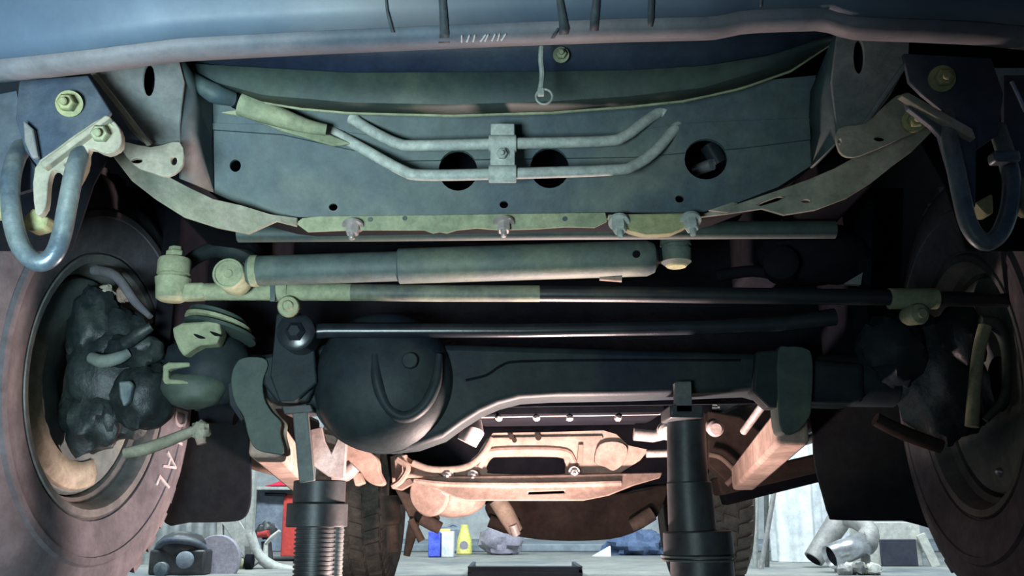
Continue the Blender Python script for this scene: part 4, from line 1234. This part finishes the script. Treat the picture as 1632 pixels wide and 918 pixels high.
e, c, zt = pack(702, 846, 882, 40, 0.1, YB, 'detergent_pack', 'blue', 'blue and white detergent pack on the floor near the rear wheel', 'pack')
wpx = S(16, YB, 870)
MB().box(c + V((-wpx * 0.55, 0, zt / 2)), (wpx * 1.2, 0.12, zt * 0.96)).build('blue_face', 'blue', e, bevel=0.006)
MB().box(c + V((wpx * 0.75, 0.005, zt * 0.49)), (wpx * 1.2, 0.12, zt * 0.98)).build('white_face', 'white', e, bevel=0.006)
MB().box(c + V((wpx * 0.3, 0, zt * 0.99)), (wpx * 1.3, 0.09, 0.03)).build('lid', 'yellowp', e, bevel=0.004)
e, c, zt = pack(740, 836, 870, 18, 0.1, 7.0, 'spray_bottle', 'yellowp', 'tall pale yellow bottle on the floor right of the detergent pack', 'bottle')
MB().lathe(c, (0, 0, 1), [(0, 0.05), (0.01, 0.058), (zt * 0.5, 0.054), (zt * 0.75, 0.036), (zt * 0.9, 0.03), (zt, 0.03)], 24).build('body', 'yellowp', e)
MB().lathe(c + V((0, -0.053, zt * 0.32)), (0, -1, 0), [(0, 0.03), (0.004, 0.03)], 20).build('label_disc', 'lilac', e)
e, c, zt = pack(722, 836, 870, 30, 0.1, 7.35, 'jerrycan', 'greyblue', 'grey-blue jerrycan standing behind the pale yellow bottle', 'jerrycan')
MB().box(c + V((0, 0, zt * 0.46)), (0.2, 0.14, zt * 0.92)).build('body', 'greyblue', e, bevel=0.02)
MB().tube([c + V((-0.05, 0, zt * 0.9)), c + V((0, 0, zt * 1.0)), c + V((0.05, 0, zt * 0.9))], 0.012, 10, smooth=3).build('handle', 'greyblue', e)
sk = MB()
cc = V((P(800, 870, 7.0).x, 7.0, 0))
g = MB().blob(cc + V((0, 0, 0.10)), (0.16, 0.12, 0.13), 0.25, 2.5, 4, 28)
for v in g.v:
    v.z = max(v.z, 0.0)
tag(g.build('sack', 'lilac'), 'slumped lilac-grey sack on the floor beyond the gearbox', 'sack')
g = MB().blob(V((P(1015, 870, 7.0).x, 7.0, 0.05)), (0.24, 0.16, 0.12), 0.5, 2.5, 6, 30)
for v in g.v:
    v.z = max(v.z, 0.0)
tag(g.build('blue_cloth', 'bluecloth'), 'heap of blue cloth on the floor left of the stout jack', 'cloth')
cw = V((P(962, 870, 6.7).x, 6.7, 0))
tag(MB().add([cw + V((-0.08, 0, 0)), cw + V((0.05, 0, 0)), cw + V((0.05, 0, 0.07)), cw + V((0.05, 0.08, 0)), cw + V((-0.08, 0.08, 0)), cw + V((0.05, 0.08, 0.07))],
             [(0, 1, 2), (3, 4, 5), (0, 4, 3, 1), (1, 3, 5, 2), (0, 2, 5, 4)]).build('wooden_wedge', 'white'), 'white wedge on the floor in front of the blue cloth heap', 'wedge')
# slab edge step across the floor and a black tray
tag(MB().box((0, 8.3, 0.03), (9.4, 1.6, 0.06)).build('trim_1', 'kerb', None, bevel=0.01), 'low grey-blue concrete kerb across the back of the workshop', None, kind='structure')
tr = V((P(836, 912, 4.75).x, 4.75, 0))
g = MB().box(tr + V((0, 0.05, 0.012)), (0.55, 0.5, 0.024))
g.box(tr + V((0, -0.19, 0.03)), (0.55, 0.02, 0.03))
g.box(tr + V((-0.265, 0.05, 0.03)), (0.02, 0.5, 0.03))
g.box(tr + V((0.265, 0.05, 0.03)), (0.02, 0.5, 0.03))
tag(g.build('drip_tray', 'darkpanel', None, bevel=0.003), 'shallow black drip tray on the floor at the bottom edge', 'tray')

# right: white drum wrapped in sheet, tubes, open box, poles
YR = 6.0
dc_ = V((P(1272, 890, YR).x, YR, 0))
g = MB()
pr_ = []
n = 64
rr0 = S(38, YR, 890)
vs, fs = [], []
for k in range(n):
    a = 2 * math.pi * k / n
    r_ = rr0 * (1 + 0.09 * math.sin(a * 9))
    vs.append(dc_ + V((math.cos(a) * r_, math.sin(a) * r_, 0)))
for k in range(n):
    a = 2 * math.pi * k / n
    r_ = rr0 * (1.05 + 0.09 * math.sin(a * 9))
    vs.append(dc_ + V((math.cos(a) * r_, math.sin(a) * r_, 0.98)))
fs = [(k, (k + 1) % n, n + (k + 1) % n, n + k) for k in range(n)] + [tuple(range(n, 2 * n)), tuple(reversed(range(n)))]
g.add(vs, fs)
tag(g.build('wrapped_roll', 'white', None, bevel=0.004), 'tall white roll of folded sheeting standing right of the rear wheel', 'roll')
dp = MB().box(V((P(1345, 890, 6.3).x, 6.3, 0.55)), (0.26, 0.03, 1.1))
tag(dp.build('white_board', 'white', None, bevel=0.003), 'white board upright behind the right mud flap', 'board')
for i, (xa, xb, m, lab) in enumerate(((1212, 1236, 'dulltube', 'thin grey pole leaning against the white roll'), (1203, 1206, 'greysteel', 'upright pale pole nearest the right rear tyre'),
                                      (1222, 1221, 'jack_post', 'dark green-grey pole upright between two pale poles'))):
    Yp = 5.2 + 0.08 * i
    a = V((P(xa, 895, Yp).x, Yp, 0))
    b = P(xb, 770, Yp)
    d = (b - a)
    b = a + d * (1.1 / d.z)
    tag(MB().tube([a, b], 0.014, 12).build('pole', m), lab, 'pole', 'poles beside the white roll')
YS = 4.95
t1 = empty('silencer_tube', (P(1300, 902, 5.3).x, 5.3, 0))
tag(t1, 'dull grey exhaust tube leaning behind the shiny silver one', 'tube', 'exhaust tubes on the floor')
a, b = V((P(1297, 900, 5.3).x, 5.3, 0.045)), P(1338, 828, 5.34)
WL[t1.name] = V(t1.location)
MB().tube([a, b], [S(17, YS, 870), S(20, YS, 870)], 24).build('body', 'dulltube', t1, bevel=0.002)
MB().tube([a - (b - a) * 0.02, a + (b - a) * 0.01], S(13, YS, 870), 20).build('mouth', 'dark', t1)
t2 = empty('silencer_can', PF(1345, 904))
WL[t2.name] = V(t2.location)
tag(t2, 'shiny silver exhaust can lying with its open end to the left', 'tube', 'exhaust tubes on the floor')
a, b = P(1322, 888, YS - 0.1), P(1376, 866, YS - 0.05)
MB().tube([a, b], S(18, YS, 880), 28, caps=False).build('can', 'silver', t2, solid=0.004)
MB().tube([a + (b - a) * 0.1, a + (b - a) * 0.12], S(16, YS, 880), 24).build('core', 'dark', t2)
MB().tube([b, b + (b - a) * 0.08, P(1385, 846, YS), P(1368, 832, YS + 0.05), P(1350, 826, YS + 0.1)], [S(18, YS), S(17, YS), S(14, YS), S(13, YS), S(13, YS)], 20, smooth=3).build('elbow', 'dulltube', t2)
MB().box(V((a.x + 0.05, YS - 0.08, (a.z - 0.06) / 2)), (0.03, 0.05, max(a.z - 0.055, 0.02))).build('foot', 'dulltube', t2)
MB().box(V((b.x, YS - 0.06, (b.z - 0.06) / 2)), (0.03, 0.05, max(b.z - 0.055, 0.02))).build('foot', 'dulltube', t2)
rb = MB()
for i in range(5):
    cpos = V((P(1345 + 12 * i, 905, 4.66).x, 4.66 + 0.03 * (i % 2), 0.02 + 0.008 * (i % 3)))
    rb = MB().blob(cpos, (0.035, 0.03, 0.03), 0.5, 3, 30 + i, 16)
    for v in rb.v:
        v.z = max(v.z, 0.0)
    tag(rb.build('rubble_lump', ['dulltube', 'card', 'dulltube', 'yellow', 'card'][i]),
        ['grey lump of scrap under the mouth of the silver can', 'cream lump of scrap under the silver can', 'small grey scrap lump in the middle of the scrap row',
         'mustard lump of scrap next to the open box', 'cream scrap lump right beside the open box'][i], 'scrap', 'scrap lumps by the open box')
YX = 5.45
bx = empty('open_box', (P(1430, 900, YX).x, YX, 0))
tag(bx, 'pale box with a dark front panel beside the right front tyre', 'box')
xa, xb_ = P(1386, 880, YX).x, P(1470, 880, YX).x
zt = P(1430, 832, YX).z
MB().box(V(((xa + xb_) / 2, YX + 0.15, zt / 2)), (xb_ - xa, 0.3, zt)).build('body', 'card', bx, bevel=0.005)
MB().box(V(((xa + xb_) / 2 + 0.01, YX - 0.012, zt * 0.31)), ((xb_ - xa) * 0.68, 0.02, zt * 0.6)).build('front_panel', 'darkpanel', bx, bevel=0.003)
MB().bar(V((xb_ - 0.01, YX - 0.02, zt * 0.72)), V((xb_ + 0.06, YX - 0.02, 0.0)), 0.05, 0.02, up=(0, 1, 0)).build('side_flap', 'card', bx)
